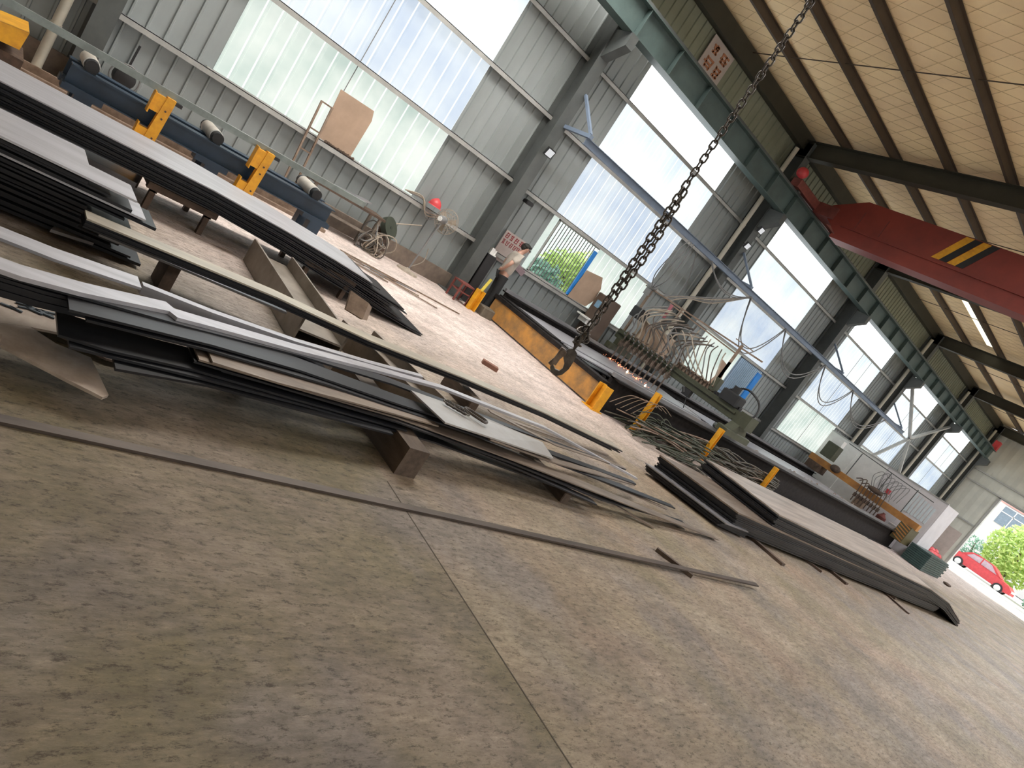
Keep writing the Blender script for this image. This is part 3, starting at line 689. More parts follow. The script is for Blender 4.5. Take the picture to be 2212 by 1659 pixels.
# partition behind the second gantry
pr = thing('partition', (27.4, 9.3, 0), 'tall white and lavender partition behind the amber gantry', 'partition')
for i, (ya, yb, m) in enumerate(((7.0, 7.95, M_panel), (7.97, 9.2, M_panel), (9.22, 10.4, M_white), (10.42, 11.7, M_white))):
    MB().box(27.35, 27.40, ya, yb, 0.0, 2.34).build('panel', m, pr)
MB().box(27.36, 29.0, 6.95, 7.0, 0.0, 2.34).build('panel', M_panel, pr)
MB().box(27.33, 27.42, 6.95, 11.7, 2.34, 2.38).build('cap_rail', M_girt, pr)
for i in range(7):
    y = 7.95 - i * 0.12
    MB().box(27.335, 27.348, y - 0.08, y, 1.35 + .0 * i, 2.1 - i * .02).build('sheet', mat('blueish_paper', (0.62, 0.70, 0.74), 0.8, var=0.1), pr)
cb = MB(); cb.cbox(26.9, 27.25, 7.45, 7.95, 0.02, 0.75, .02)
tag(cb.build('cabinet', M_panel), 'small lavender cabinet beside the striped end box of the amber gantry', 'cabinet')
cb = MB(); cb.cyl((27.0, 8.25, 0.0), (27.0, 8.25, 0.72), 0.17, 16); cb.lathe((27.0, 8.25, .72), (0, 0, 1), [(0, .17), (.06, .1), (.12, .05), (.16, .05)], 16)
tag(cb.build('gas_cylinder', M_maroon, smooth=True), 'maroon gas cylinder in front of the white partition', 'cylinder')
tag(MB().box(26.95, 27.2, 9.0, 9.35, 0.0, 0.9).build('crate', M_card), 'brown crate under the amber gantry beam', 'crate')

# yellow stop posts along the table
for i, (p, q, lab) in enumerate((((9.97, 7.05), 0.80, 'thin yellow stop post rising from the scrap strips, nearest the olive gantry torches'), ((12.40, 7.05), 0.80, 'tall yellow stop post beside the olive gantry leg'), ((15.36, 7.05), 0.64, 'short yellow stop post behind the far plate stack'))):
    t = MB(); x, y = p; t.ibeam((x, y, 0.0), (x, y, q), 0.10, 0.10, 0.012, 0.01, up=(1, 0, 0)); t.box(x - .1, x + .1, y - .1, y + .1, 0, .012)
    tag(t.build('stop_post', M_yellow), lab, 'post')
t = MB(); t.ibeam((8.95, 7.28, 0.0), (8.95, 7.28, 0.46), 0.2, 0.2, 0.02, 0.015, up=(0, 1, 0)); t.box(8.8, 9.1, 7.15, 7.42, 0, .015)
tag(t.build('stop_post', M_yellow), 'stout orange yellow post at the near corner of the cutting table by the big hook', 'post')
r0 = thing('guard_post', (8.3, 10.8, 0), 'small yellow channel post with a pale handle, beside the red stool', 'post')
t = MB(); x, y = 8.30, 10.72; t.box(x - .09, x + .09, y + .03, y + .05, 0, .44); t.box(x - .09, x - .07, y - .08, y + .05, 0, .44); t.box(x + .07, x + .09, y - .08, y + .05, 0, .44); t.build('channel', M_yellow, r0)
MB().bar((8.34, 10.75, .42), (8.42, 10.78, .72), .06, .02).build('handle', mat('lemon_paint', (0.75, 0.62, 0.10), 0.5), r0)
# grey block between post and table
tag(MB().cbox(8.55, 8.86, 10.62, 10.9, 0, 0.2, .02).build('concrete_block', mat('grey_block', (0.17, 0.145, 0.11), 0.8, var=0.3)), 'grey concrete block between the yellow channel post and the orange end plate', 'block')

# red steel stool
s = thing('stool', (8.1, 10.98, 0), 'small maroon steel stool frame standing in front of the dark column', 'stool')
MB().box(7.90, 8.26, 10.8, 11.14, 0.36, 0.385).build('seat', M_maroon, s)
for (x, y) in ((7.92, 10.82), (8.24, 10.82), (8.24, 11.12), (7.92, 11.12)):
    MB().box(x - .016, x + .016, y - .016, y + .016, 0, .36).build('leg', M_maroon, s)
t = MB(); t.box(7.92, 8.24, 10.81, 10.83, .20, .225); t.box(7.92, 8.24, 11.11, 11.13, .20, .225); t.box(7.91, 7.93, 10.82, 11.12, .20, .225); t.build('stretcher', M_maroon, s)

# scrap strips heaped in front of the table
rnd = random.Random(11)
for i in range(270):
    y = rnd.triangular(6.1, 7.3, 7.0); x = rnd.uniform(9.15, 15.4)
    if x > 11.2: y = rnd.uniform(7.12, 7.3)
    hmax = max(0.03, 0.46 * (1 - abs(y - 7.05) / 0.95)) * (1.0 if x < 13 else 0.75)
    z = rnd.uniform(0.01, hmax); L = rnd.uniform(0.7, 1.9); a = rnd.gauss(0.0, 0.28)
    if x + L > 16.2: L = 16.2 - x
    p0 = Vector((x, y, z)); p2 = p0 + Vector((L * math.cos(a), L * math.sin(a), rnd.uniform(-.05, .12)))
    p2.y = min(max(p2.y, 6.2), 7.25); p2.z = max(p2.z, .01)
    if p2.x > 12.2: p2.y = max(p2.y, 7.12)
    pm = (p0 + p2) / 2 + Vector((0, rnd.uniform(-.08, .08), rnd.uniform(-.02, .10))); pm.z = max(pm.z, .012); pm.y = min(pm.y, 7.25)
    m = M_rodg if (x < 11.5 and rnd.random() < .75) else M_rod
    if rnd.random() < .1: m = M_rust
    tag(MB().tube(spline([p0, pm, p2], 4), rnd.uniform(.010, .018), 5).build('scrap_strip', m), 'thin cut steel strip in the tangled scrap heap beside the cutting table', 'scrap strip', 'scrap strips heaped along the cutting table')
for i in range(6):
    x = 9.15 + .13 * i; p0 = Vector((x, 7.2 - .03 * i, .25)); 
    tag(MB().tube(spline([p0, p0 + Vector((.25, -.1, .28 + .02 * i)), p0 + Vector((.8, -.05, .30))], 5), .007, 5).build('scrap_strip', M_rust), 'rusty bent strip sticking out of the near end of the scrap heap', 'scrap strip', 'rusty bent strips on the scrap heap')

# ---------------------------------------------------------------- plates
def strip(label, near, width, t, m, group, cat='steel plate', name='steel_plate', skew=0.0, taper=0.0):
    """A long plate: near is the list of points of its near top edge, width goes towards the wall."""
    nn = len(near) - 1
    far = [(p[0] - skew, p[1] + width * (1 - taper * (k / nn) ** 1.5), p[2]) for k, p in enumerate(near)]
    return tag(MB().ribbon(near, far, t).build(name, m), label, cat, group)

# A: long dark bundle on low trestles, next to the roller line
rnd = random.Random(5)
gA = 'dark plates of the long bundle by the roller line'
NA = 15
for i in range(NA):
    z = 0.46 - i * 0.0118; xe = 3.9 + 0.072 * i + rnd.uniform(-.10, .10); yo = rnd.uniform(-.035, .035) - .012 * i * 0
    if i in (3, 4): xe += 0.35
    def zz(x): return z - (0.0 if x < 2.0 else 0.085 * (x - 2.0) ** 1.5 * (0.55 + 0.03 * i))
    near = [(x, 6.72 + yo - .0 * x + 0.05 * max(0, x - 2.5), max(zz(x), 0.012 + 0.0118 * (NA - 1 - i) * .6)) for x in (-1.2, 0.6, 2.0, 2.8, 3.4, xe)]
    strip('%s dark plate from the top of the long bundle on trestles by the roller line' % ORD[i], near, 0.92 + rnd.uniform(-.03, .03), 0.0105, M_steel_shade if i else M_steel_sheen, gA)
# trestles under it
for i, (x0, lab) in enumerate(((1.55, 'low black steel bench under the long dark bundle, conveyor side'), (3.15, 'low black trestle under the drooping end of the long dark bundle'))):
    t = thing('trestle', (x0 + .3, 7.2, 0), lab, 'trestle')
    for yy in (6.80, 7.50):
        MB().box(x0, x0 + .05, yy, yy + .06, 0, .2).build('leg', M_rustd, t); MB().box(x0 + .5, x0 + .55, yy, yy + .06, 0, .2).build('leg', M_rustd, t)
    b = MB(); b.box(x0 - .04, x0 + .6, 6.78, 6.86, .2, .262); b.box(x0 - .04, x0 + .6, 7.48, 7.56, .2, .262); b.box(x0, x0 + .06, 6.8, 7.56, .18, .24); b.box(x0 + .5, x0 + .56, 6.8, 7.56, .18, .24)
    b.build('rail', M_rustd, t)
# pale board lying behind stack B
plate('steel_plate', [(0.454, 8.146, 0.120), (1.657, 7.862, 0.120), (1.507, 7.141, 0.120), (0.397, 7.286, 0.120)], 0.10, M_steel_l, 'pale flat slab lying low between the long dark bundle and the tall black stack')

# B: tall black stack at the left edge
gB = 'black plates of the tall stack at the hall side of the roller line'
tips = [1.07, .78, .90, 1.02, 1.10, 1.16, .95, .72, .74, .98, .66, .70, .88, .62, .86, .80, .92, .98]
for i in range(18):
    z = 0.505 - i * 0.0265; xe = tips[i] + 0.02 * i; yo = rnd.uniform(-.02, .03) + 0.012 * i
    near = [(-1.6, 4.84 + yo, z), (-0.4, 4.84 + yo, z), (0.3, 4.84 + yo, z + 0.004), (xe, 4.86 + yo, z - 0.012)]
    strip('%s plate from the top of the tall black stack with stepped ends' % ORD[i], near, 0.34 + rnd.uniform(0, .05), 0.013 + 0.007 * (i % 2), M_steel_sheen if i in (0, 4) else M_steel_shade, gB)
# second small bundle leaning against it
for i in range(5):
    z = 0.44 - i * .022
    near = [(-1.5, 5.45, z), (0.2, 5.45, z), (0.86 + .015 * i, 5.5, z - .01)]
    strip('%s plate of the thin bundle behind the tall black stack' % ORD[i], near, 0.42, 0.019, M_steel_sheen if i == 0 else M_steel_shade, 'thin bundle behind the tall black stack')
for i, (x, y) in enumerate(((-.9, 5.0), (.35, 5.0))):
    tag(MB().box(x, x + .1, y - .08, y + .85, 0, .024 if i else .024).build('packing_bar', M_rustd), 'dark packing bar under the tall black stack, %s' % ('hidden end' if i == 0 else 'stepped end'), 'packing bar')
# narrow offcut plates sticking out low from the stack towards the bundle C
plate('steel_plate', [(0.883, 5.534, 0.070), (0.972, 5.316, 0.070), (1.004, 5.038, 0.070), (0.750, 4.966, 0.070)], 0.02, M_steel_l, 'grey pointed plate end low at the foot of the tall black stack')

# C: thin bundle over the grey beams, pale top
gC = 'plates of the thin bundle across the grey beams'
for i in range(5):
    z = 0.33 - i * 0.019; dx = (0, .05, -.06, .02, -.15)[i]
    base = [(0.826, 4.587, 0.330), (1.206, 4.614, 0.330), (2.089, 4.644, 0.330), (2.926, 4.640, 0.310), (4.113, 4.826, 0.280), (5.554, 4.998, 0.230), (7.141, 5.024, 0.170)]
    near = [(p[0] + (dx if k == 6 else 0) - .0, p[1] + rnd.uniform(-.008, .008) + .01 * (i % 2), p[2] - i * 0.0125) for k, p in enumerate(base)]
    strip('%s plate from the top of the thin bundle laid across the grey beams' % ORD[i], near, 0.16 if i == 0 else 0.17, 0.0115, mat('mill_steel_lit_tone', (0.52, 0.47, 0.38), 0.4, 0.45, col2=(0.36, 0.33, 0.28), scale=2.5, stretch=(0.5, 3, 3)) if i == 0 else M_steel_shade, gC)  # top plate is a lit copy, window light painted into its colour
# lower grey plate under its left part
strip('wide grey plate under the left part of the thin bundle', [(0.954, 4.772, 0.220), (1.556, 4.779, 0.220), (2.254, 4.746, 0.225)], 0.25, 0.016, M_steel_l, None)
tag(MB().box(1.40, 1.48, 4.80, 5.05, 0, .195).build('packing_bar', M_rustd), 'dark packing bar under the left end of the thin bundle', 'packing bar')
tag(MB().cbox(4.30, 4.42, 4.75, 5.3, 0, .16, .01).build('timber_block', M_wood), 'small timber block under the right half of the thin bundle', 'timber')

# D: the fanned heap in front
gD = 'plates of the fanned heap in front'
Dp = [
 # label, near edge, width, thickness, material
 ('narrow bright bar with a cut end lying furthest back on the fanned heap', [(1.014, 3.685, 0.370), (1.381, 3.677, 0.370), (1.936, 3.767, 0.360), (2.596, 3.959, 0.345), (3.225, 4.182, 0.330)], 0.055, 0.05, M_steel_sheen),
 ('grey plate whose cut end stops short beside the narrow bright bar', [(0.286, 3.550, 0.385), (0.604, 3.554, 0.380), (0.995, 3.626, 0.375)], 0.15, 0.014, M_steel_sheen),
 ('broad bright plate on top of the fanned heap, notched on its near edge', [(0.295, 3.149, 0.400), (0.459, 3.150, 0.400), (0.694, 3.225, 0.395), (1.097, 3.417, 0.385), (1.130, 3.371, 0.385), (1.326, 3.436, 0.380), (1.886, 3.595, 0.370), (2.568, 3.844, 0.350), (3.410, 4.108, 0.330), (5.030, 4.415, 0.250), (6.650, 4.263, 0.150)], 0.13, 0.02, M_steel_sheen),
 ('dark plate right under the broad bright plate of the fanned heap', [(0.304, 3.144, 0.375), (0.703, 3.230, 0.375), (1.172, 3.350, 0.365), (1.913, 3.585, 0.350), (2.724, 3.775, 0.325), (3.825, 3.955, 0.270), (6.526, 4.379, 0.165)], 0.16, 0.012, M_steel_shade),
 ('dark plate with a long straight near edge, third layer of the fanned heap', [(0.645, 3.082, 0.360), (1.300, 3.256, 0.355), (1.848, 3.377, 0.340), (2.618, 3.470, 0.315), (3.942, 3.717, 0.255), (6.392, 4.071, 0.150)], 0.22, 0.012, M_steel_shade),
 ('dark plate edge below the third layer of the fanned heap', [(0.723, 3.099, 0.335), (1.280, 3.228, 0.335), (2.006, 3.358, 0.320), (2.978, 3.485, 0.280), (4.566, 3.692, 0.210), (7.002, 3.862, 0.115)], 0.24, 0.012, M_steel_shade),
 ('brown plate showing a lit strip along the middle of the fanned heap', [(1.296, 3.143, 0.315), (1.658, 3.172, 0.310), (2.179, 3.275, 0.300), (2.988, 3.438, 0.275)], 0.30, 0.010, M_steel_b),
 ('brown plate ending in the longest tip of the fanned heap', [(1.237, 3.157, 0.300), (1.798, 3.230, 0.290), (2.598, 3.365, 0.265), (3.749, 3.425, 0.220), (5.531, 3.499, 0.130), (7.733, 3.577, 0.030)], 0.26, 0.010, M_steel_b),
 ('dark plate second longest at the tips of the fanned heap', [(1.222, 3.158, 0.283), (1.802, 3.216, 0.275), (2.589, 3.328, 0.250), (3.749, 3.404, 0.200), (5.093, 3.438, 0.120), (7.051, 3.665, 0.050)], 0.25, 0.010, M_steel_shade),
 ('dark plate in the lower half of the fanned heap, left end stepped back', [(1.377, 3.192, 0.268), (2.020, 3.290, 0.255), (2.787, 3.381, 0.230), (3.701, 3.394, 0.185), (4.956, 3.356, 0.100)], 0.26, 0.010, M_steel_shade),
 ('dark lower plate of the fanned heap reaching the scrap plates', [(0.644, 3.045, 0.255), (0.829, 3.043, 0.255), (1.233, 3.134, 0.252), (1.817, 3.201, 0.240), (2.691, 3.330, 0.215)], 0.24, 0.012, M_steel_shade),
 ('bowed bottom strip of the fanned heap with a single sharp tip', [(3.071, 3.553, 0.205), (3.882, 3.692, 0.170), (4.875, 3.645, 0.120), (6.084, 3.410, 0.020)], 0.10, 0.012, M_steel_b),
 ('dark plate under the stepped plate of the fanned heap', [(0.691, 3.008, 0.235), (1.257, 3.101, 0.235), (1.886, 3.203, 0.222), (2.984, 3.373, 0.180), (4.463, 3.466, 0.100)], 0.26, 0.012, M_steel_shade),
 ('lowest dark plate of the fanned heap on the timber', [(0.876, 2.972, 0.215), (1.311, 3.090, 0.215), (1.853, 3.163, 0.205), (2.550, 3.251, 0.195)], 0.28, 0.012, M_steel_shade),
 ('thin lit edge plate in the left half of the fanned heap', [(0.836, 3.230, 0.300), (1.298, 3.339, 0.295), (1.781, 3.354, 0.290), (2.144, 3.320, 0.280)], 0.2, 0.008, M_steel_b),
]
for lab, near, wd, t, m in Dp:
    strip(lab, near, wd, t, m, gD, taper=0.68 if near[-1][0] > 4.6 else 0.0)
for i, (a, z) in enumerate((((1316, 983), .19), ((1340, 1004), .165), ((1365, 1040), .14), ((1430, 1102), .10), ((1500, 1140), .06))):
    pass
strip('short thin strip poking out of the fanned heap at the timber block side', [(4.221, 4.168, 0.260), (5.138, 4.340, 0.220), (6.428, 4.622, 0.170)], 0.05, 0.008, M_steel_b, gD)
strip('thin upper strip near the tips of the fanned heap', [(4.023, 4.160, 0.275), (4.897, 4.081, 0.230), (6.561, 4.401, 0.165)], 0.05, 0.008, M_steel_b, gD)
strip('thin middle strip near the tips of the fanned heap', [(4.485, 3.963, 0.200), (5.442, 3.798, 0.150), (6.723, 3.786, 0.100)], 0.06, 0.008, M_steel_b, gD)

for i in range(5):
    a_ = [(0.304, 3.158, 0.375), (0.559, 3.194, 0.372), (0.800, 3.267, 0.370), (1.229, 3.397, 0.362), (1.951, 3.597, 0.345)]
    near = [(p[0] + (0.1 * (i % 3) if k == 4 else 0), p[1] - .006 * (i % 2), p[2] - .016 - i * .0165) for k, p in enumerate(a_)]
    strip('%s dark plate hidden below the left part of the broad bright plate' % NTH[i], near, 0.2, 0.0145, M_steel_shade, gD)
tag(MB().cbox(0.30, 0.40, 3.6, 4.2, 0, .27, .008).build('timber_block', M_wood), 'timber packing at the very left under the fanned heap', 'timber')
# pale lifting plate on top with a chain sling
plate('lifting_plate', [(2.846, 3.730, 0.345), (2.951, 3.361, 0.345), (3.471, 3.443, 0.325), (4.424, 3.622, 0.270), (4.493, 3.887, 0.280), (3.536, 3.828, 0.325)], 0.012, mat('bare_plate', (0.46, 0.45, 0.44), 0.4, 0.5, col2=(0.38, 0.36, 0.34), scale=4.0), 'pale grey pointed plate lying on top of the fanned heap under a chain sling')
strip('thin plate continuing the pale pointed plate to the tips', [(3.473, 3.428, 0.310), (4.468, 3.612, 0.240), (6.356, 4.055, 0.140)], 0.09, 0.01, M_steel_b, gD)
def link(mb, c, d, u, L, Wd, r, n=12):
    """One oval chain link: centre c, long axis d, width axis u."""
    d = Vector(d).normalized(); u = Vector(u); u = (u - d * u.dot(d)).normalized(); P = []
    for k in range(n):
        a = 2 * math.pi * k / n; s = (L - Wd) / 2
        P.append(Vector(c) + d * (math.cos(a) * Wd / 2 + (s if math.cos(a) > 0.01 else -s if math.cos(a) < -0.01 else 0)) + u * math.sin(a) * Wd / 2)
    return mb.tube(P, r, 6, closed=True)
sl = thing('chain_sling', (3.330, 3.690, 0.345), 'short chain sling with an oval ring lying on the pale pointed plate', 'chain sling')
mb = MB(); a = Vector((3.178, 3.731, 0.360)); b = Vector((3.342, 3.661, 0.355)); dd = (b - a)
for i in range(9):
    c = a + dd * (i / 8.0); link(mb, c, dd, (0, 0.4, 1) if i % 2 else (0, 1, 0.2), 0.055, 0.034, 0.0055)
mb.build('links', M_chain, sl, smooth=True)
mb = MB(); c = Vector((3.474, 3.706, 0.352)); link(mb, c, Vector((3.539, 3.639, 0.352)) - Vector((3.410, 3.761, 0.352)), (0.3, 1, 0), 0.20, 0.085, 0.011, 20)
mb.build('ring', M_chain, sl, smooth=True)

# supports under the heaps: grey H-beams and timbers
t = MB(); t.ibeam((2.62, 4.78, 0.125), (2.69, 6.60, 0.125), 0.42, 0.24, 0.02, 0.016, up=(1, 0, 0))
tag(t.build('steel_beam', M_beamgrey), 'grey H-beam lying across the hall under the thin bundle, wall side', 'steel beam')
t = MB(); t.ibeam((2.98, 3.95, 0.105), (2.92, 5.35, 0.105), 0.40, 0.20, 0.018, 0.014, up=(1, 0, 0))
t2 = t.build('steel_beam', M_beamgrey); t2.location.x += 0.38; t2.rotation_euler.z = 0.16
tag(t2, 'grey H-beam lying between the thin bundle and the fanned heap', 'steel beam')
t = MB(); t.prism([(2.60, 3.12, 0.0), (2.60, 3.12, 0.2), (2.60, 4.35, 0.2), (2.60, 4.35, 0.0)], (0.17, 0, 0)); tm = t.build('timber_block', M_wood)
tag(tm, 'thick dark timber sticking out from under the fanned heap', 'timber'); tm.rotation_euler.z = 0.02
tag(MB().cbox(4.55, 4.65, 3.4, 4.1, 0, .1, .008).build('timber_block', M_wood), 'low timber packing under the right end of the fanned heap', 'timber')
tag(MB().cbox(1.62, 1.74, 3.62, 4.1, 0, .195, .008).build('timber_block', M_wood), 'timber packing under the left end of the fanned heap', 'timber')

# rusty folded bracket standing on the thin bundle
br = MB(); a = Vector((2.859, 5.108, 0.345)); b = Vector((2.995, 5.022, 0.345)); n_ = Vector((0, 0.03, 0.0))
br.prism([a, b, b + Vector((0.03, 0.10, 0.13)), a + Vector((0.02, 0.12, 0.14))], (0.0, 0.02, -0.012)); br.prism([b, b + Vector((0.03, 0.10, 0.13)), b + Vector((0.09, 0.12, 0.10)), b + Vector((0.06, 0.03, 0.0))], (-.01, .012, 0))
tag(br.build('bracket', M_rust), 'rusty folded steel bracket standing on the thin bundle', 'bracket')
# brick
bk_ = MB().cbox(-.12, .12, -.055, .055, 0, .06, .006).build('brick', mat('brick_clay', (0.25, 0.12, 0.085), 0.85, 0, var=0.25, scale=12.0))
bk_.location = (6.132, 6.858, 0.000); bk_.rotation_euler.z = -0.55
tag(bk_, 'single dark red brick lying on the bare floor', 'brick')

# flat bar on the floor and its stick
fb = MB(); n0 = Vector((0.473, 2.675, 0.016)); n1 = Vector((2.792, 2.715, 0.016)); n2 = Vector((7.240, 2.699, 0.055))
fb.ribbon([n0, n1, n2], [n0 + Vector((-.0, 0.055, 0)), n1 + Vector((0, 0.055, 0)), n2 + Vector((0, 0.055, 0))], 0.014)
tag(fb.build('flat_bar', mat('flat_bar_steel', (0.11, 0.085, 0.07), 0.5, 0.3, col2=(0.055, 0.042, 0.035), scale=4.0, stretch=(0.4, 2, 2))), 'very long narrow flat bar lying alone on the front floor', 'flat bar')
stk = MB(); stk.bar((5.590, 2.992, 0.018), (5.786, 2.663, 0.018), 0.045, 0.035)
tag(stk.build('timber_block', M_wood), 'short dark stick under the end of the long flat bar', 'timber')

# brown scrap plates bottom left
plate('scrap_plate', [(0.371, 3.200, 0.130), (0.481, 3.258, 0.130), (0.594, 3.315, 0.130), (0.693, 3.237, 0.125), (0.834, 3.213, 0.120), (0.888, 2.925, 0.110), (0.861, 2.890, 0.110), (0.719, 2.956, 0.115), (0.485, 3.076, 0.125), (0.374, 3.109, 0.130)], 0.014, M_rustp, 'large brown scrap plate at the front of the scrap pile, nearest the flat bar')
plate('scrap_plate', [(0.398, 3.626, 0.050), (0.619, 3.839, 0.050), (0.812, 3.841, 0.050), (0.841, 3.557, 0.050), (0.615, 3.491, 0.050), (0.407, 3.388, 0.050)], 0.012, M_rustp, 'flat brown scrap plate with burn marks lying on the floor')
plate('scrap_plate', [(0.814, 3.827, 0.055), (1.009, 3.881, 0.055), (1.129, 3.678, 0.055), (0.838, 3.551, 0.055)], 0.014, M_rustp, 'square brown scrap plate beside the burn marked one')
plate('scrap_plate', [(0.776, 3.974, 0.075), (1.102, 4.007, 0.075), (1.075, 3.893, 0.075), (0.776, 3.879, 0.075)], 0.014, M_rustp, 'narrow brown strip with holes at the foot of the fanned heap')
plate('scrap_plate', [(0.944, 3.756, 0.085), (1.039, 3.790, 0.085), (1.030, 3.704, 0.085), (0.943, 3.634, 0.085)], 0.012, M_rustp, 'small rounded square scrap piece on the brown scrap plates')
plate('scrap_plate', [(0.747, 3.541, 0.035), (1.037, 3.609, 0.035), (1.184, 3.475, 0.030), (0.958, 3.446, 0.030)], 0.01, M_rustd, 'dark scrap plate tucked under the brown scrap plates')
tag(MB().box(0.33, 0.41, 3.1, 3.3, 0, .112).build('packing_bar', M_rustd), 'dark packing bar under the large brown scrap plate', 'packing bar')
plate('scrap_plate', [(0.382, 3.045, 0.160), (0.481, 3.095, 0.160), (0.477, 3.038, 0.160), (0.384, 2.994, 0.160)], 0.014, M_rustp, 'small brown offcut at the very edge of the scrap pile')
tr = MB(); rnd2 = random.Random(2)
for i in range(10):
    a = Vector((0.577, 3.676, 0.056)) + Vector((rnd2.uniform(-.08, .10), rnd2.uniform(-.04, .04), 0)); tr.bar(a, a + Vector((rnd2.uniform(.03, .1), rnd2.uniform(-.03, .03), 0)), .012, .006)
tag(tr.build('torn_wrapper', mat('dark_blue_wrap', (0.05, 0.07, 0.09), 0.4)), 'torn dark bluish wrapper on the burn marked scrap plate', 'wrapper')

# K: two big plate stacks at the right
def quad_stack(n, z_top, t, far_l, near_l, near_r, far_r, jit, lab, group, mtop, msub, sag=0.0, gap=0.0):
    r_ = random.Random(len(lab))
    for i in range(n):
        z = z_top - i * (t + gap); o = Vector((r_.uniform(-jit, jit), r_.uniform(-jit, jit) * .4, 0))
        N = 7; near = []; far = []
        for k in range(N + 1):
            q = k / N; dz = -sag * max(0, (q - .72) / .28) ** 2
            near.append(Vector((lerp(near_l[0], near_r[0], q), lerp(near_l[1], near_r[1], q), max(z + dz, t + (n - 1 - i) * t * .8))) + o)
            far.append(Vector((lerp(far_l[0], far_r[0], q), lerp(far_l[1], far_r[1], q), max(z + dz, t + (n - 1 - i) * t * .8))) + o)
        tag(MB().ribbon(near, far, t).build('steel_plate', mtop if i == 0 else msub), lab % ORD[i], 'steel plate', group)
quad_stack(12, 0.305, 0.0195, (8.05, 5.08), (8.62, 3.98), (17.2, 3.30), (17.4, 4.6), 0.05, '%s plate from the top of the lower big stack beside the scrap heap', 'plates of the lower big stack', M_steel_b, M_steel_shade, gap=0.002)
quad_stack(9, 0.50, 0.019, (9.35, 5.22), (9.62, 3.96), (18.4, 3.05), (19.6, 5.0), 0.05, '%s plate from the top of the upper big stack that droops at its far end', 'plates of the upper big stack', mat('pale_brown_plate', (0.52, 0.45, 0.395), 0.42, 0.35, col2=(0.26, 0.215, 0.185), scale=1.6, stretch=(0.35, 3, 3)), M_steel_shade, sag=0.42, gap=0.002)
for i in range(6):
    z = 0.13 - i * .018
    p = [(7.80 + .02 * i, 5.05, z), (8.36, 3.92 + .02 * i, z), (9.0, 3.9, z), (8.6, 5.0, z)]
    plate('steel_plate', [Vector(a) + Vector((.02 * (i % 2), 0, 0)) for a in p], .015, M_steel_l if i == 0 else M_steel_shade, '%s of the short plates poking out low from the lower big stack' % ORD[i], group='short plates at the foot of the lower big stack')
for i, x in enumerate((9.4, 12.0, 14.8)):
    tag(MB().box(x, x + .1, 3.45, 4.6, 0, .04).build('packing_bar', M_rustd), 'packing bar under the lower big stack, %s from its near end' % NTH[i], 'packing bar', 'packing bars of the lower big stack')
c_ = MB(); c_.bar((11.178, 3.914, 0.020), (11.301, 3.618, 0.020), .06, .03)
tag(c_.build('timber_block', M_rustd), 'dark peg poking out from under the big stacks', 'timber')
c_ = MB(); c_.bar((14.582, 3.651, 0.015), (14.287, 3.026, 0.015), .05, .025)
tag(c_.build('steel_hook_bar', M_rustd), 'dark bent bar on the floor near the drooping end of the big stack', 'bar')
c_ = MB(); c_.bar((18.953, 3.405, 0.150), (18.437, 3.052, 0.010), .03, .02)
tag(c_.build('packing_bar', M_rustd), 'small dark prop under the drooping plates', 'packing bar')
tag(MB().ball((28.959, 5.813, 0.050), .2, .14, .05).build('rag', M_rustd), 'dark rag bundle at the drooping end of the upper big stack', 'rag')

# teal packs further back
for i in range(9):
    z = 0.64 - i * .07
    q = [(26.6 + .02 * (i % 3), 6.9, z), (26.65, 6.2, z), (29.0 + .2 * (i % 2), 6.15, z), (29.2, 6.9, z)]
    plate('steel_plate', q, .062, M_tealplate, '%s sheet pack from the top of the teal stack past the cutting table' % ORD[i], 'sheet pack', 'teal sheet packs')
cb = MB()
for i in range(5): cb.ball((29.6 + .5 * i * .6, 7.0 + .1 * (i % 2), .55 + .1 * (i % 2)), .25, .14, .16, 8, 6)
tag(cb.build('valve_pile', M_redp), 'red painted fittings behind the teal stack', 'fittings')
tag(MB().box(29.3, 32.0, 6.95, 7.0, 0.0, .5).build('low_board', M_panel), 'low pale board behind the teal stack', 'board')
cb = MB()
rn = random.Random(8)
for i in range(30): cb.ball((X_END - rn.uniform(.5, 1.6), rn.uniform(9.7, 10.7), .1), .3, .25, rn.uniform(.1, .3), 7, 5)
tag(cb.build('rubble', M_rustd), 'dark rubble along the foot of the far end wall', 'rubble', kind='stuff')

# ---------------------------------------------------------------- roller line
rl = thing('roller_conveyor', (2.6, 9.9, 0), 'navy blue roller line on short legs along the wall', 'roller conveyor')
for y in (9.42, 9.86):
    b = MB(); b.ibeam((0.92, y, 0.435), (4.28, y, 0.435), 0.22, 0.22, 0.014, 0.012)
    b.build('side_beam', M_blue, rl)
for xc in (1.12, 2.60, 4.12):
    for y in (9.42, 9.86):
        l = MB(); l.box(xc - .07, xc + .11, y - .08, y + .08, 0.0, .325); l.box(xc - .22, xc + .2, y - .10, y + .10, .26, .325); l.box(xc - .1, xc + .14, y - .1, y + .1, 0, .02)
        l.build('leg', M_blue, rl)
    MB().box(xc - .05, xc + .05, 9.5, 9.80, .27, .32).build('cross_member', M_blue, rl)
for xr in (1.18, 2.62, 4.05):
    r = MB(); r.cyl((xr - .09, 9.48, .61), (xr - .09, 10.02, .61), .085, 20)
    ro = r.build('roller', M_roller, rl, smooth=True)
    for ya_ in (9.36, 10.0):
        e = MB(); e.cyl((xr - .09, ya_, .61), (xr - .09, ya_ + .13, .61), .07, 18); e.box(xr - .15, xr - .03, ya_ + .02, ya_ + .12, .545, .60)
        e.build('bearing', M_black, ro, smooth=True)
    r = MB(); r.tube([(xr - .09 + .078 * math.cos(a), 9.475, .61 + .078 * math.sin(a)) for a in [2 * math.pi * i / 16 for i in range(16)]], .006, 5, closed=True)
    r.build('end_ring', M_white, ro, smooth=True)

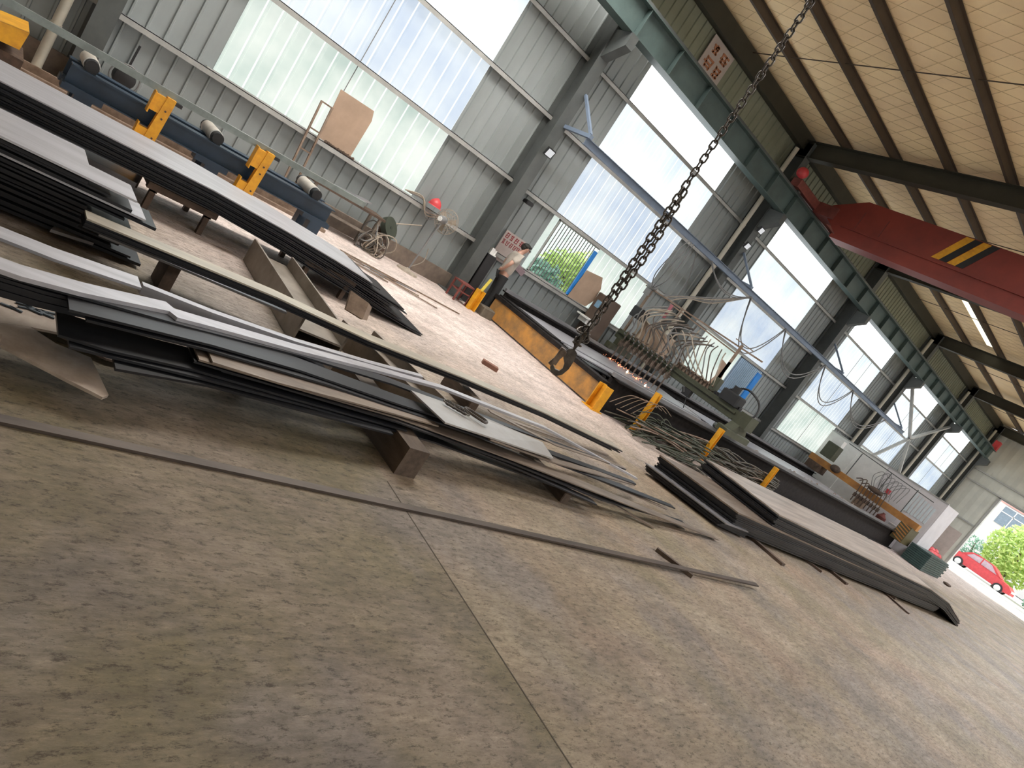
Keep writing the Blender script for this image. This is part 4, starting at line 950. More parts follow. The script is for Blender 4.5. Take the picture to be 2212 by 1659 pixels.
# yellow clamps in front of the roller line
for i, (x, zt) in enumerate(((1.80, 0.76), (3.05, 0.80))):
    c = thing('clamp_post', (x, 9.25, 0), 'yellow clamp post with side lugs on the roller line, %s' % ('between the first two rollers' if i == 0 else 'between the last two rollers'), 'clamp post', 'clamp posts of the roller line')
    p = MB(); p.prism([(x - .03, 9.2, 0.05), (x + .10, 9.2, 0.05), (x + .12, 9.2, zt), (x + .02, 9.2, zt)], (0, .09, 0)); p.build('post', M_yellow, c)
    p = MB(); p.box(x - .13, x - .01, 9.21, 9.29, .06, .32); p.box(x - .135, x - .12, 9.18, 9.30, .05, .36); p.build('lower_lug', M_yellow, c)
    p = MB(); p.box(x - .10, x + .05, 9.21, 9.30, .54, zt - .02); p.box(x - .115, x - .10, 9.18, 9.31, .50, zt); p.build('upper_lug', M_yellow, c)
    for z in (.18, .25, .5, .6): MB().cyl((x + .06, 9.19, z), (x + .06, 9.205, z), .012, 8).build('bolt', M_rustd, c)
    MB().box(x + .10, x + .2, 9.22, 9.32, zt - .05, zt - .01).build('pad', M_black, c)
# yellow box unit at the left edge and rails under the line
tag(MB().prism([(0.098, 9.300, 0.535), (0.490, 9.300, 0.603), (0.473, 9.300, 0.401), (0.154, 9.300, 0.373)], (0, 1.0, 0)).build('machine_cover', M_yellow), 'yellow machine cover at the left end of the roller line', 'machine cover')
t = MB(); t.box(-1.5, 4.9, 10.7, 10.76, 0.05, .14); t.box(-1.5, 4.9, 10.6, 10.86, 0, .05)
tag(t.build('floor_rail', M_rust), 'rusty rail on the floor behind the roller line', 'rail')
t = MB(); t.box(-1.5, 3.2, 9.72, 9.80, 0.03, .12); t.box(-1.5, 3.2, 9.66, 9.86, 0, .03)
tag(t.build('floor_rail', M_rustd), 'dark rail on the floor under the roller line', 'rail')
t = MB(); t.box(-1.5, 0.55, 9.4, 10.4, 0, 0.30)
tag(t.build('equipment_plinth', M_rustd), 'dark machine base under the yellow cover', 'machine base')
rn = random.Random(4)
for i in range(12):
    x = 3.3 + .2 * i + rn.uniform(-.1, .1); y = 9.75 + rn.uniform(-.3, .2) - .02 * i
    L = rn.uniform(.5, 1.2); a = rn.uniform(-.35, .1)
    tag(MB().bar((x, y, .012 + .003 * (i % 3)), (x + L * math.cos(a), y + L * math.sin(a), .012 + .003 * (i % 3)), .035, .012).build('offcut_bar', M_rust if i % 3 else M_steel_l), 'flat offcut bar scattered on the bright floor past the end of the roller line', 'offcut', 'offcut bars on the bright floor')
tag(MB().bar((4.876, 9.787, 0.012), (7.296, 9.581, 0.012), .02, .02).build('thin_bar', M_rust), 'long thin bar on the bright floor pointing to the yellow channel post', 'bar')

# the long angle bar resting on the clamps
a = Vector((0.05, 9.30, 0.80)); b = Vector((4.62, 9.36, 0.86))
lb = MB(); lb.bar(a, b, .08, .012); d = (b - a).normalized(); lb.bar(a + Vector((0, -.034, -.035)), b + Vector((0, -.034, -.035)), .012, .075)
tag(lb.build('angle_bar', mat('greenish_bar', (0.25, 0.29, 0.28), 0.4, 0.4, var=0.3)), 'long greenish angle bar lying on the yellow clamp posts', 'angle bar')

# low table with a sharp plate against the wall
tb = thing('work_table', (5.4, 11.3, 0), 'low dark work table at the wall below the big light panel', 'table')
MB().box(4.5, 5.95, 11.02, 11.5, .60, .64).build('tabletop', M_rustd, tb)
for (x, y) in ((4.55, 11.05), (5.85, 11.05), (4.55, 11.45), (5.85, 11.45)): MB().box(x, x + .05, y, y + .05, 0, .60).build('leg', M_beamgrey, tb)
MB().box(4.55, 5.9, 11.06, 11.10, .25, .29).build('stretcher', M_beamgrey, tb)
strip('pale plate with a sharp tip lying on the low work table', [(4.592, 11.100, 0.680), (5.601, 11.100, 0.770)], .22, .02, M_steel_l, None)
# steel ladder leaning on the wall
ld = thing('ladder', (4.4, 11.6, 0.0), 'narrow rusty steel ladder leaning at the big light panel', 'ladder')
for dx in (0.0, 0.20):
    MB().bar((4.26 + dx, 11.45, 0.0), (4.24 + dx, 11.70, 1.74), .03, .03).build('rail', M_rust, ld)
for i, z in enumerate((.27, .62, .92, 1.28, 1.73)):
    y = 11.45 + .25 * z / 1.74
    MB().bar((4.25, y, z), (4.46, y, z), .025, .025).build('rung', M_rust, ld)
# cardboard patches
c1 = MB(); c1.prism([(4.425, 11.720, 2.062), (5.082, 11.720, 2.085), (5.136, 11.720, 1.924), (5.123, 11.720, 1.229), (4.497, 11.720, 1.213)], (0, .012, 0))
tag(c1.build('cardboard_sheet', M_card), 'brown cardboard sheet covering part of the big light panel beside the ladder', 'cardboard')
c2 = MB(); c2.prism([(11.352, 11.700, 1.953), (11.923, 11.700, 2.023), (12.093, 11.700, 1.775), (12.119, 11.700, 1.454), (11.975, 11.700, 1.229), (11.296, 11.700, 1.209)], (0, .012, 0))
tag(c2.build('cardboard_sheet', M_card), 'brown cardboard sheet right of the blue post of the green barred opening', 'cardboard')
c3 = MB(); c3.prism([(18.100, 11.700, 2.110), (18.570, 11.700, 2.039), (18.837, 11.700, 1.271), (18.120, 11.700, 1.047), (18.345, 11.700, 1.576)], (0, .012, 0))
tag(c3.build('cardboard_sheet', M_card), 'curved cardboard sheet behind the olive gantry at the second light panel', 'cardboard')
rb = MB(); rn = random.Random(6)
for i in range(12): rb.ball((4.62 + .05 * i, 11.70, 1.215), .03, .02, rn.uniform(.015, .035), 6, 4)
tag(rb.build('debris', M_rustd), 'dark crumbs on the sill below the cardboard sheet', 'debris', kind='stuff')

# cable heap with a drum lid and a stick
ch = thing('cable_heap', (5.95, 11.1, 0), 'loose tangled heap of pale welding cable on the floor by the wall', 'cable heap')
rn = random.Random(9)
for i in range(18):
    c = Vector((5.95 + rn.uniform(-.15, .15), 11.05 + rn.uniform(-.1, .1), .24 + rn.uniform(-.1, .08))); rr = rn.uniform(.16, .27)
    u = Vector((rn.gauss(0, 1), rn.gauss(0, .5), rn.gauss(0, .6))).normalized(); w_ = u.orthogonal().normalized(); v_ = u.cross(w_)
    P = [c + (w_ * math.cos(t) + v_ * math.sin(t) * .85) * rr * (1 + .08 * math.sin(3 * t + i)) for t in [2 * math.pi * k / 20 for k in range(20)]]
    P = [Vector((p.x, p.y, max(p.z, .012))) for p in P]
    MB().tube(P, .011, 6, closed=True).build('cable_loop', random.choice([M_hosel, M_hosel, M_hose, M_cable]), ch, smooth=True)
dr = MB(); dr.cyl((6.22, 11.38, .50), (6.26, 11.30, .56), .2, 20); dr.cyl((6.26, 11.30, .56), (6.265, 11.29, .565), .03, 10)
tag(dr.build('drum_lid', mat('dark_green_lid', (0.05, 0.06, 0.045), 0.5), smooth=True), 'dark round lid propped behind the cable heap', 'lid')
tag(MB().cyl((6.28, 11.42, .62), (6.95, 11.6, .86), .012, 8).build('wooden_stick', M_hosel), 'pale stick poking out behind the cable heap', 'stick')
tag(MB().box(6.1, 6.4, 11.35, 11.6, 0, .46).build('wooden_crate', M_rustd), 'dark crate at the wall behind the cable heap', 'crate')
# cable hung on the wall rail
for i in range(3):
    p = MB(); x = 6.75 + .05 * i
    p.tube(spline([(x - .45, 11.66, 1.26), (x - .1, 11.62, 1.33 - .03 * i), (x + .1, 11.6, 1.12 - .05 * i), (x + .45, 11.66, 1.18)], 6), .012, 6)
    tag(p.build('cable', M_hosel if i < 2 else M_cable), 'loose %s cable tied along the wall rail right of the big light panel' % ('upper', 'middle', 'lower')[i], 'cable', 'cables tied to the wall rail')

# pedestal fan and the red helmet above it
fn = thing('pedestal_fan', (6.95, 11.2, 0), 'grey pedestal fan turned to the wall, leaning pole on a round foot', 'fan')
MB().lathe((6.95, 11.2, 0), (0, 0, 1), [(0, .22), (.03, .21), (.05, .06), (.08, .03)], 20).build('foot', M_hosel, fn, smooth=True)
MB().cyl((6.95, 11.2, .05), (7.02, 11.2, 1.08), .017, 10).build('pole', M_cable, fn)
hd = MB(); hd.tube([(6.93, 11.15, 1.17), (6.98, 11.18, 1.175), (7.08, 11.24, 1.18), (7.12, 11.27, 1.18)], [.04, .07, .075, .05], 14); hm = hd.build('motor_housing', M_cable, fn, smooth=True)
MB().tube([(6.915, 11.145, 1.172), (6.94, 11.155, 1.173)], .045, 12).build('rear_cap', M_white, hm)
cg = MB(); ax = Vector((.85, .5, .02)).normalized(); cc = Vector((7.17, 11.30, 1.18)); w_ = ax.orthogonal().normalized(); v_ = ax.cross(w_)
for rr, off in ((.24, 0), (.235, .05), (.16, .075), (.16, -.05), (.08, .085), (.08, -.06)):
    cg.tube([cc + ax * off + (w_ * math.cos(t) + v_ * math.sin(t)) * rr for t in [2 * math.pi * k / 24 for k in range(24)]], .0045, 5, closed=True)
for k in range(18):
    t = 2 * math.pi * k / 18; q = w_ * math.cos(t) + v_ * math.sin(t)
    cg.tube([cc - ax * .06 + q * .05, cc - ax * .05 + q * .16, cc + q * .24, cc + ax * .075 + q * .16, cc + ax * .085 + q * .05], .003, 4)
cg.build('cage', M_hosel, fn)
bl = MB()
for k in range(3):
    t = 2 * math.pi * k / 3; q = w_ * math.cos(t) + v_ * math.sin(t); s_ = ax.cross(q)
    bl.prism([cc + q * .03 - s_ * .02, cc + q * .2 - s_ * .07 + ax * .01, cc + q * .21 + s_ * .04 + ax * .03, cc + q * .04 + s_ * .03 + ax * .01], ax * .004)
bl.build('blade', M_hosel, fn)
hl = thing('helmet', (6.93, 11.55, 1.33), 'red safety helmet hung on the wall rail above the fan', 'helmet')
MB().tube([(6.93, 11.55 - .0, 1.30 + .02 * i) for i in range(9)], [.125, .124, .12, .115, .105, .09, .07, .045, .01], 16).build('shell', M_redp, hl, smooth=True)
MB().lathe((6.93, 11.55, 1.295), (0, 0, 1), [(0, .145), (.008, .14), (.012, .12)], 18).build('brim', M_redp, hl, smooth=True)
t = MB(); t.tube(spline([(7.15, 11.5, .08), (7.3, 11.45, .3), (7.28, 11.5, .55)], 6), .01, 6)
tag(t.build('cable', M_hosel), 'short pale cable end rising from the floor beside the fan foot', 'cable')
# black round motor hung on the wall by the left end
mt = thing('wall_fan', (1.710, 11.550, 0.472), 'black round fan motor on the wall near the first column', 'fan')
c = Vector((1.710, 11.550, 0.472))
MB().lathe(c, (0, 1, 0), [(-.12, .05), (-.1, .13), (-.02, .15), (.06, .15), (.10, .08)], 18).build('motor', M_black, mt, smooth=True)
MB().tube([c + Vector((.19 * math.cos(a), -.05, .19 * math.sin(a))) for a in [2 * math.pi * k / 20 for k in range(20)]], .012, 6, closed=True).build('ring', M_cable, mt)
MB().bar(c + Vector((0, .05, .1)), c + Vector((.02, .12, .48)), .03, .02).build('bracket_arm', M_black, mt)

# dark cabinet with clutter next to the person
cb = MB(); cb.cbox(8.42, 8.66, 11.3, 11.7, 0, 1.10, .015)
tag(cb.build('cabinet', M_black), 'black cabinet against the dark column behind the person', 'cabinet')
cl = MB(); cl.box(8.44, 8.62, 11.32, 11.6, 1.10, 1.13); cl.box(8.46, 8.54, 11.34, 11.42, 1.13, 1.24); cl.cyl((8.58, 11.36, 1.13), (8.58, 11.36, 1.22), .03, 10)
tag(cl.build('tool_tray', M_white), 'white tool tray with a cup on the black cabinet', 'tray')
# sign behind the person
sg = thing('wall_sign', (9.06, 11.72, 1.3), 'brownish wall sign with red characters behind the person', 'sign')
MB().box(8.78, 9.38, 11.70, 11.72, 1.05, 1.70).build('board', M_signw, sg)
rn = random.Random(21); ik = MB()
def glyphs(mb, x0, x1, z0, z1, n, y, seed, th=.012):
    """Blurred brush strokes, unreadable at this distance as on the sign itself."""
    r = random.Random(seed); w_ = (x1 - x0) / n
    for i in range(n):
        a = x0 + i * w_ + .1 * w_; b = x0 + (i + 1) * w_ - .1 * w_; h = z1 - z0
        for q in range(3): zz = z0 + h * (q + .5) / 3 + r.uniform(-.06, .06) * h; mb.bar((a + r.uniform(0, .2) * w_, y, zz), (b - r.uniform(0, .2) * w_, y, zz + .03 * h), th, th * .5, up=(0, 1, 0))
        for q in range(2): xx = a + (b - a) * (q + .5) / 2 + r.uniform(-.1, .1) * w_; mb.bar((xx, y, z0 + .08 * h), (xx + r.uniform(-.25, .25) * w_, y, z1 - .05 * h), th, th * .5, up=(0, 1, 0))
glyphs(ik, 8.80, 9.36, 1.54, 1.67, 4, 11.695, 1); glyphs(ik, 8.80, 9.36, 1.40, 1.52, 5, 11.695, 2, .010)
ik.build('lettering', M_inkr, sg)
us = thing('upper_sign', (11.07, 11.70, 6.75), 'faded orange lettered board on the wall above the crane runway', 'sign')
MB().box(10.64, 11.50, 11.70, 11.72, 6.75, 7.52).build('board', M_signw, us)
ik = MB(); glyphs(ik, 10.70, 11.44, 7.20, 7.42, 2, 11.695, 5, .04); glyphs(ik, 10.70, 11.44, 6.88, 7.14, 2, 11.695, 6, .04)
ik.build('lettering', M_ink, us)
tag(MB().bar((9.36, 11.66, 1.20), (9.72, 11.62, 1.10), .05, .14).build('hanging_box', mat('mauve_box', (0.28, 0.2, 0.22), 0.7)), 'small mauve box fixed to the wall just left of the green barred opening', 'box')

# ---------------------------------------------------------------- festoon rail, brackets, cables, lamps
fr = MB(); fr.ibeam((8.3, 10.52, 3.83), (30.0, 10.52, 3.83), .14, .10, .012, .01)
tag(fr.build('cable_rail', M_bracket), 'long slate blue cable rail held out from the wall columns', 'cable rail')
for k in range(0, 4):
    c = COL0 + BAY * k + .1
    b = thing('rail_bracket', (c, 11.28, 3.8), 'triangular slate blue rail bracket on the %s wall column' % NTH[k + 1], 'bracket', 'cable rail brackets')
    t = MB(); t.bar((c, 11.28, 3.93), (c, 10.44, 3.93), .09, .07); t.build('arm', M_bracket, b)
    t = MB(); t.bar((c, 11.28, 4.62), (c, 10.50, 3.97), .06, .05); t.build('brace', M_bracket, b)
def fest(x0, x1, sag, off, m, lab, y=10.45):
    t = MB(); t.tube(arc((x0, y + off, 3.75), (x1, y + off, 3.75), sag, 14), .016, 6)
    tag(t.build('cable', m), lab, 'cable', 'looped cables under the cable rail')
L_ = [(15.6, 17.9, 1.25), (17.9, 21.1, 1.0), (21.1, 23.8, 1.05), (23.8, 27.6, .9), (13.4, 15.6, .35)]
for i, (x0, x1, sg_) in enumerate(L_):
    for q in range(2):
        fest(x0, x1, sg_ * (1 - .12 * q), .03 * q, M_cable, '%s grey cable of the %s loop hanging from the cable rail' % (('outer', 'inner')[q], NTH[i]))
for q in range(4):
    t = MB(); t.tube(spline([(15.6, 10.45, 3.76), (14.6, 10.6, 3.2 - .05 * q), (13.8, 10.9 - .05 * q, 2.75), (13.25, 11.0 - .1 * q, 2.46)], 6), .014, 6)
    tag(t.build('cable', M_hosel if q % 2 else M_cable), 'feed cable, %s, from the cable rail to the olive gantry' % ('outermost', 'second from outside', 'third from outside', 'innermost')[q], 'cable', 'feed cables of the olive gantry')
for q in range(3):
    t = MB(); t.tube(spline([(12.3 + .1 * q, 10.46, 3.76), (12.25 + .22 * q, 10.6, 3.3), (12.6 + .1 * q, 11.0 - .12 * q, 2.8), (13.1, 11.3 - .04 * q, 2.52)], 6), .012, 6)
    tag(t.build('cable', M_cable), 'drop cable, %s, at the wall end of the olive gantry' % ('leftmost', 'second from left', 'third from left', 'rightmost')[q], 'cable', 'drop cables of the hose frame')
t = MB(); t.tube(spline([(14.2, 11.66, 3.9), (14.5, 11.6, 3.2), (14.4, 11.55, 2.4), (14.1, 11.6, 0.05)], 6), .014, 6)
tag(t.build('cable', M_cable), 'dangling grey cable against the wall left of the second downpipe', 'cable')

def flood(px, lab, face=(0, -1, -.35)):
    p = Vector(px); r = thing('flood_light', tuple(p), lab, 'flood light', 'flood lights on the columns')
    f = Vector(face).normalized(); u = f.cross(Vector((0, 0, 1))).normalized(); v = u.cross(f)
    MB().obox(p, u, v, f, .10, .085, .025).build('housing', M_black, r)
    MB().obox(p + f * .026, u, v, f, .083, .068, .003).build('lens', M_lens, r)
    MB().bar(p - f * .02, p - f * .02 + Vector((0, .12, .02)), .04, .02).build('arm', M_black, r)
flood((8.191, 11.100, 3.338), 'white square flood light on the first dark column in front of the light panels')
flood((15.137, 11.100, 5.268), 'white square flood light high beside the second downpipe')
flood((15.033, 11.100, 4.756), 'white square flood light lower beside the second downpipe')
dl = MB(); p = Vector((8.757, 11.550, 2.385)); dl.cbox(p.x - .1, p.x + .1, p.y - .08, p.y + .1, p.z - .04, p.z + .04, .02)
tag(dl.build('wall_box', M_black), 'small black box on the wall above the person', 'box')

# diagonal bracing in the fifth bay
for i, (a, b) in enumerate((((29.6, 11.22, 5.6), (33.0, 11.22, 4.0)), ((33.0, 11.22, 4.0), (36.1, 11.22, 5.6)), ((29.6, 11.22, 1.5), (33.0, 11.22, 4.0)), ((33.0, 11.22, 4.0), (36.1, 11.22, 1.4)))):
    t = MB(); t.bar(a, b, .12, .08)
    tag(t.build('beam_brace', M_girt), 'diagonal wall brace, %s' % ('upper near arm', 'upper far arm', 'lower near arm', 'lower far arm')[i], 'brace', 'wall braces', 'structure')

# ---------------------------------------------------------------- overhead crane
CX = 16.5
cr = thing('overhead_crane', (CX, 8, 6.53), 'red bridge crane girder with black and yellow stripes on the runway beam', 'crane')
b = MB()
prof = [(10.55, 6.55), (10.55, 6.85), (9.75, 7.22), (-13, 7.22), (-13, 6.18), (10.0, 6.18)]
b.prism([(CX - .22, y, z) for y, z in prof], (.44, 0, 0)); b.build('girder', M_red, cr)
b = MB(); b.box(CX - .25, CX + .25, -13, 10.1, 6.08, 6.18); b.box(CX - .27, CX - .22, -13, 10.0, 6.42, 6.45); b.build('lower_flange', M_red, cr)
b = MB()
for y in (9.65, 9.0): b.bar((CX - .225, y, 6.5), (CX - .225, y, 6.95), .02, .01, up=(1, 0, 0))
b.build('stiffener', M_maroon, cr)
ec = MB(); ec.cbox(CX - 1.5, CX + 1.5, 10.86, 11.14, 6.56, 6.78, .02); ec.box(CX - .3, CX + .3, 10.3, 10.9, 6.50, 6.8); ec.build('end_carriage', M_maroon, cr)
for dx in (-1.2, 1.2): MB().cyl((CX + dx, 10.94, 6.62), (CX + dx, 11.06, 6.62), .10, 16).build('wheel', M_col, cr)
MB().ball((CX - 1.55, 10.95, 6.9), .14, .16, .14).build('travel_motor', M_redp, cr, smooth=True)
hz = MB(); yb = MB()
y0 = 7.45
for i in range(2):
    y = y0 - i * .38; hz.prism([(CX - .226, y, 6.52), (CX - .226, y - .17, 6.52), (CX - .226, y - .55, 7.2), (CX - .226, y - .38, 7.2)], (-.006, 0, 0))
for i in range(2):
    y = y0 + .19 - i * .38; yb.prism([(CX - .226, y, 6.52), (CX - .226, y - .19, 6.52), (CX - .226, y - .57, 7.2), (CX - .226, y - .38, 7.2)], (-.005, 0, 0))
hz.build('hazard_stripe', M_black, cr); yb.build('hazard_stripe', M_yellow, cr)

# ---------------------------------------------------------------- chain with the plate hook
HX, HY = 2.99, 2.80
cn = thing('hanging_chain', (HX, HY, 1.2), 'long steel lifting chain hanging down with an open plate hook', 'chain')
mb = MB(); z = 8.35; i = 0; L = .056
while z > 1.30:
    link(mb, (HX, HY, z), (0, 0, 1), (1, .3, 0) if i % 2 else (-.3, 1, 0), L, .036, .0058, 10); z -= L - .0128; i += 1
mb.build('links', M_chain, cn, smooth=True)
mb = MB(); z = 2.34; i = 0
while z > 1.42:
    q = (2.34 - z) / .92; ox = .026 * math.sin(math.pi * min(q * 1.2, 1)) + .014
    link(mb, (HX + ox * .75, HY - ox * .65, z), (0, 0, 1), (1, .3, 0) if i % 2 else (-.3, 1, 0), L, .036, .0058, 10); z -= L - .0128; i += 1
mb.build('doubled_links', M_chain, cn, smooth=True)
mb = MB(); rn = random.Random(12)
for i in range(12):
    link(mb, (HX + rn.uniform(-.025, .025), HY + rn.uniform(-.025, .025), 1.40 - .009 * i), (rn.gauss(0, 1), rn.gauss(0, 1), rn.gauss(0, 1)), (rn.gauss(0, 1), rn.gauss(0, 1), .3), L, .04, .0062, 10)
mb.build('chain_knot', M_chain, cn, smooth=True)
hk = MB(); u = Vector((.72, -.69, 0)); n_ = Vector((.69, .72, 0))
def hp(a, z): return Vector((HX, HY, 0)) + u * a * .8 + Vector((0, 0, 1.14 + (z - 1.14) * .8))
out = [(-.035, 1.275), (.0, 1.30), (.04, 1.28), (.05, 1.22), (.052, 1.15), (.035, 1.09), (-.0, 1.055), (-.05, 1.06), (-.075, 1.09), (-.065, 1.115), (-.035, 1.095), (.0, 1.10), (.012, 1.13), (-.0, 1.17), (-.03, 1.20), (-.045, 1.235)]
hk.prism([hp(a, z) - n_ * .018 for a, z in out], n_ * .036)
hk.build('plate_hook', M_chain, cn)
hk = MB(); hk.obox(hp(-.065, 1.19), u, n_, (0, 0, 1), .016, .03, .055); hk.cyl(hp(-.05, 1.23) - n_ * .045, hp(-.05, 1.23) + n_ * .045, .02, 10); hk.bar(hp(-.05, 1.22), hp(-.085, 1.10), .035, .03)
hk.build('hook_jaw', M_torch, cn)
mb = MB(); link(mb, (HX, HY, 1.315), (0, 0, 1), n_, .10, .06, .009, 14); mb.build('shackle', M_chain, cn, smooth=True)

# ---------------------------------------------------------------- the person
PX, PY = 8.98, 11.24
per = thing('person', (PX, PY, 0), 'person in a taupe t-shirt, black trousers and glasses standing by the barred opening, head bowed', 'person')
fwd = Vector((.90, -.30, 0)).normalized(); lft = Vector((-fwd.y, fwd.x, 0))     # facing along the table
def bp(f, l, z): return fwd * f + lft * l + Vector((0, 0, z))
def skin_mesh(name, pts, edges, m, parent, sub=2, root=0):
    me = bpy.data.meshes.new(name); me.from_pydata([tuple(p[0]) for p in pts], edges, []); me.update()
    ob = bpy.data.objects.new(name, me); COL.objects.link(ob); ob.parent = parent; ob['_o'] = tuple(parent['_o'])
    sk = ob.modifiers.new('skin', 'SKIN'); sk.use_smooth_shade = True
    d = me.skin_vertices[0].data if me.skin_vertices else None
    if d is None:
        bpy.context.view_layer.objects.active = ob
        with bpy.context.temp_override(object=ob, active_object=ob): bpy.ops.mesh.customdata_skin_add()
        d = me.skin_vertices[0].data
    for v, p in zip(d, pts): v.radius = p[1] if isinstance(p[1], tuple) else (p[1], p[1])
    d[root].use_root = True
    sb = ob.modifiers.new('sub', 'SUBSURF'); sb.levels = sub; sb.render_levels = sub
    me.materials.append(m)
    return ob
# body: pelvis, spine, neck, head, arms (right arm bent behind the hip), legs
P = [(bp(0, 0, .93), (.13, .10)), (bp(.0, 0, 1.10), (.125, .095)), (bp(.02, 0, 1.30), (.145, .10)), (bp(.05, 0, 1.42), (.07, .07)), (bp(.075, 0, 1.48), (.052, .052)), (bp(.10, 0, 1.535), (.072, .066)), (bp(.125, 0, 1.60), (.085, .075)), (bp(.12, 0, 1.655), (.06, .055)),
     (bp(.03, .17, 1.385), (.052, .052)), (bp(-.05, .225, 1.14), (.044, .044)), (bp(.02, .20, .93), (.033, .033)), (bp(.03, .19, .87), (.03, .022)), (bp(.03, .185, .82), (.034, .016)),
     (bp(.03, -.17, 1.385), (.052, .052)), (bp(-.10, -.245, 1.16), (.044, .044)), (bp(-.13, -.13, 1.00), (.034, .034)), (bp(-.14, -.09, .97), (.03, .024)), (bp(-.15, -.04, .955), (.03, .018)),
     (bp(.0, .09, .86), (.085, .085)), (bp(.01, .10, .48), (.056, .056)), (bp(-.02, .10, .10), (.04, .04)), (bp(.09, .115, .045), (.04, .035)),
     (bp(.0, -.09, .86), (.085, .085)), (bp(.03, -.10, .48), (.056, .056)), (bp(.0, -.10, .10), (.04, .04)), (bp(.11, -.115, .045), (.04, .035))]
E_ = [(0, 1), (1, 2), (2, 3), (3, 4), (4, 5), (5, 6), (6, 7), (2, 8), (8, 9), (9, 10), (10, 11), (11, 12), (2, 13), (13, 14), (14, 15), (15, 16), (16, 17), (0, 18), (18, 19), (19, 20), (20, 21), (0, 22), (22, 23), (23, 24), (24, 25)]
body = skin_mesh('body', P, E_, M_skin, per, 2)
# fingers on the visible hands
for (base, dirv, sidev) in ((bp(.03, .185, .80), Vector((0, 0, -1)), fwd), (bp(-.155, -.02, .95), lft, Vector((0, 0, 1)))):
    for q in range(4):
        o = sidev * (q - 1.5) * .016; Lf = (.055, .066, .062, .048)[q]
        pts = [(base + o, .0085), (base + o + dirv * Lf * .55 + fwd * .006, .008), (base + o + dirv * Lf + fwd * .018, .0068)]
        skin_mesh('finger', pts, [(0, 1), (1, 2)], M_skin, body, 1)
    pts = [(base + sidev * .028 - dirv * .045, .0095), (base + sidev * .05 - dirv * .01, .009), (base + sidev * .052 + dirv * .022, .0075)]
    skin_mesh('thumb', pts, [(0, 1), (1, 2)], M_skin, body, 1)
# face
hc = bp(.125, 0, 1.585)
f = MB(); o3 = Vector((PX, PY, 0)); hd = (fwd * .95 + Vector((0, 0, -.3))).normalized()
f.tube([o3 + hc + hd * .07 + Vector((0, 0, .03)), o3 + hc + hd * .095, o3 + hc + hd * .085 + Vector((0, 0, -.018))], [.009, .015, .010], 8); f.build('nose', M_skin, per, smooth=True)
for s_ in (-1, 1):
    MB().ball(o3 + bp(.115, .078 * s_, 1.585), .018, .012, .03, 8, 6).build('ear', M_skin, per, smooth=True)
    MB().ball(o3 + hc + hd * .073 + lft * .03 * s_ + Vector((0, 0, .022)), .011, .011, .009, 8, 6).build('eye', M_black, per, smooth=True)
MB().tube([o3 + hc + hd * .072 + lft * q + Vector((0, 0, -.052)) for q in (-.024, 0, .024)], .006, 6).build('mouth', mat('lip', (0.40, 0.17, 0.15), 0.5), per)
g = MB()
for s_ in (-1, 1):
    c = o3 + hc + hd * .092 + lft * .032 * s_ + Vector((0, 0, .022))
    g.tube([c + lft * .024 * math.cos(t) + Vector((0, 0, 1)) * .019 * math.sin(t) for t in [2 * math.pi * k / 14 for k in range(14)]], .003, 5, closed=True)
    g.tube([c + lft * .024 * s_, o3 + bp(.115, .083 * s_, 1.605)], .003, 5)
g.tube([o3 + hc + hd * .095 + lft * .008 + Vector((0, 0, .026)), o3 + hc + hd * .095 - lft * .008 + Vector((0, 0, .026))], .003, 5)
g.build('glasses', M_black, per)
h = MB(); hcn = o3 + bp(.095, 0, 1.635)
h.ball(hcn, .098, .09, .062, 16, 8); h.ball(o3 + bp(.045, 0, 1.60), .062, .072, .075, 14, 8); h.ball(o3 + bp(.165, 0, 1.645), .042, .06, .03, 12, 6)
h.build('hair', M_hair, per, smooth=True)
# clothes
S = [(bp(-.005, 0, .88), (.18, .15)), (bp(.0, 0, 1.08), (.172, .14)), (bp(.02, 0, 1.28), (.18, .135)), (bp(.045, 0, 1.40), (.085, .08)), (bp(.03, .17, 1.375), (.078, .078)), (bp(-.025, .22, 1.19), (.075, .075)), (bp(.03, -.17, 1.375), (.078, .078)), (bp(-.065, -.235, 1.20), (.075, .075))]
skin_mesh('t_shirt', S, [(0, 1), (1, 2), (2, 3), (2, 4), (4, 5), (2, 6), (6, 7)], M_shirt, per, 2)
T = [(bp(0, 0, .95), (.14, .115)), (bp(.0, .085, .84), (.10, .10)), (bp(.01, .10, .48), (.075, .075)), (bp(-.02, .10, .09), (.062, .062)), (bp(.0, -.085, .84), (.10, .10)), (bp(.03, -.10, .48), (.075, .075)), (bp(.0, -.10, .09), (.062, .062))]
skin_mesh('trousers', T, [(0, 1), (1, 2), (2, 3), (0, 4), (4, 5), (5, 6)], M_trouser, per, 2)
for s_ in (-1, 1):
    sh = MB(); q = o3 + bp(.05 if s_ > 0 else .07, .108 * s_, 0)
    sh.ball(q + Vector((0, 0, .045)) , .13 * abs(fwd.x) + .03, .06, .045, 12, 6); sh.build('shoe', M_black, per, smooth=True)

# ---------------------------------------------------------------- outdoors, seen through the door and the barred openings
og = MB(); og.box(X_END + .3, 140, -40, 60, -.25, -.05); og.box(-14, X_END + .3, D + .3, 60, -.25, -.05)
tag(og.build('ground_outside', M_pave), 'pale concrete yard outside the workshop', 'ground', kind='structure')
kb = MB(); kb.box(55.2, 55.8, -20, 40, -.05, .12); kb.box(56.4, 56.9, -20, 40, -.05, .10)
tag(kb.build('kerb', M_white), 'bright white kerb across the yard in front of the red car', 'kerb', kind='structure')
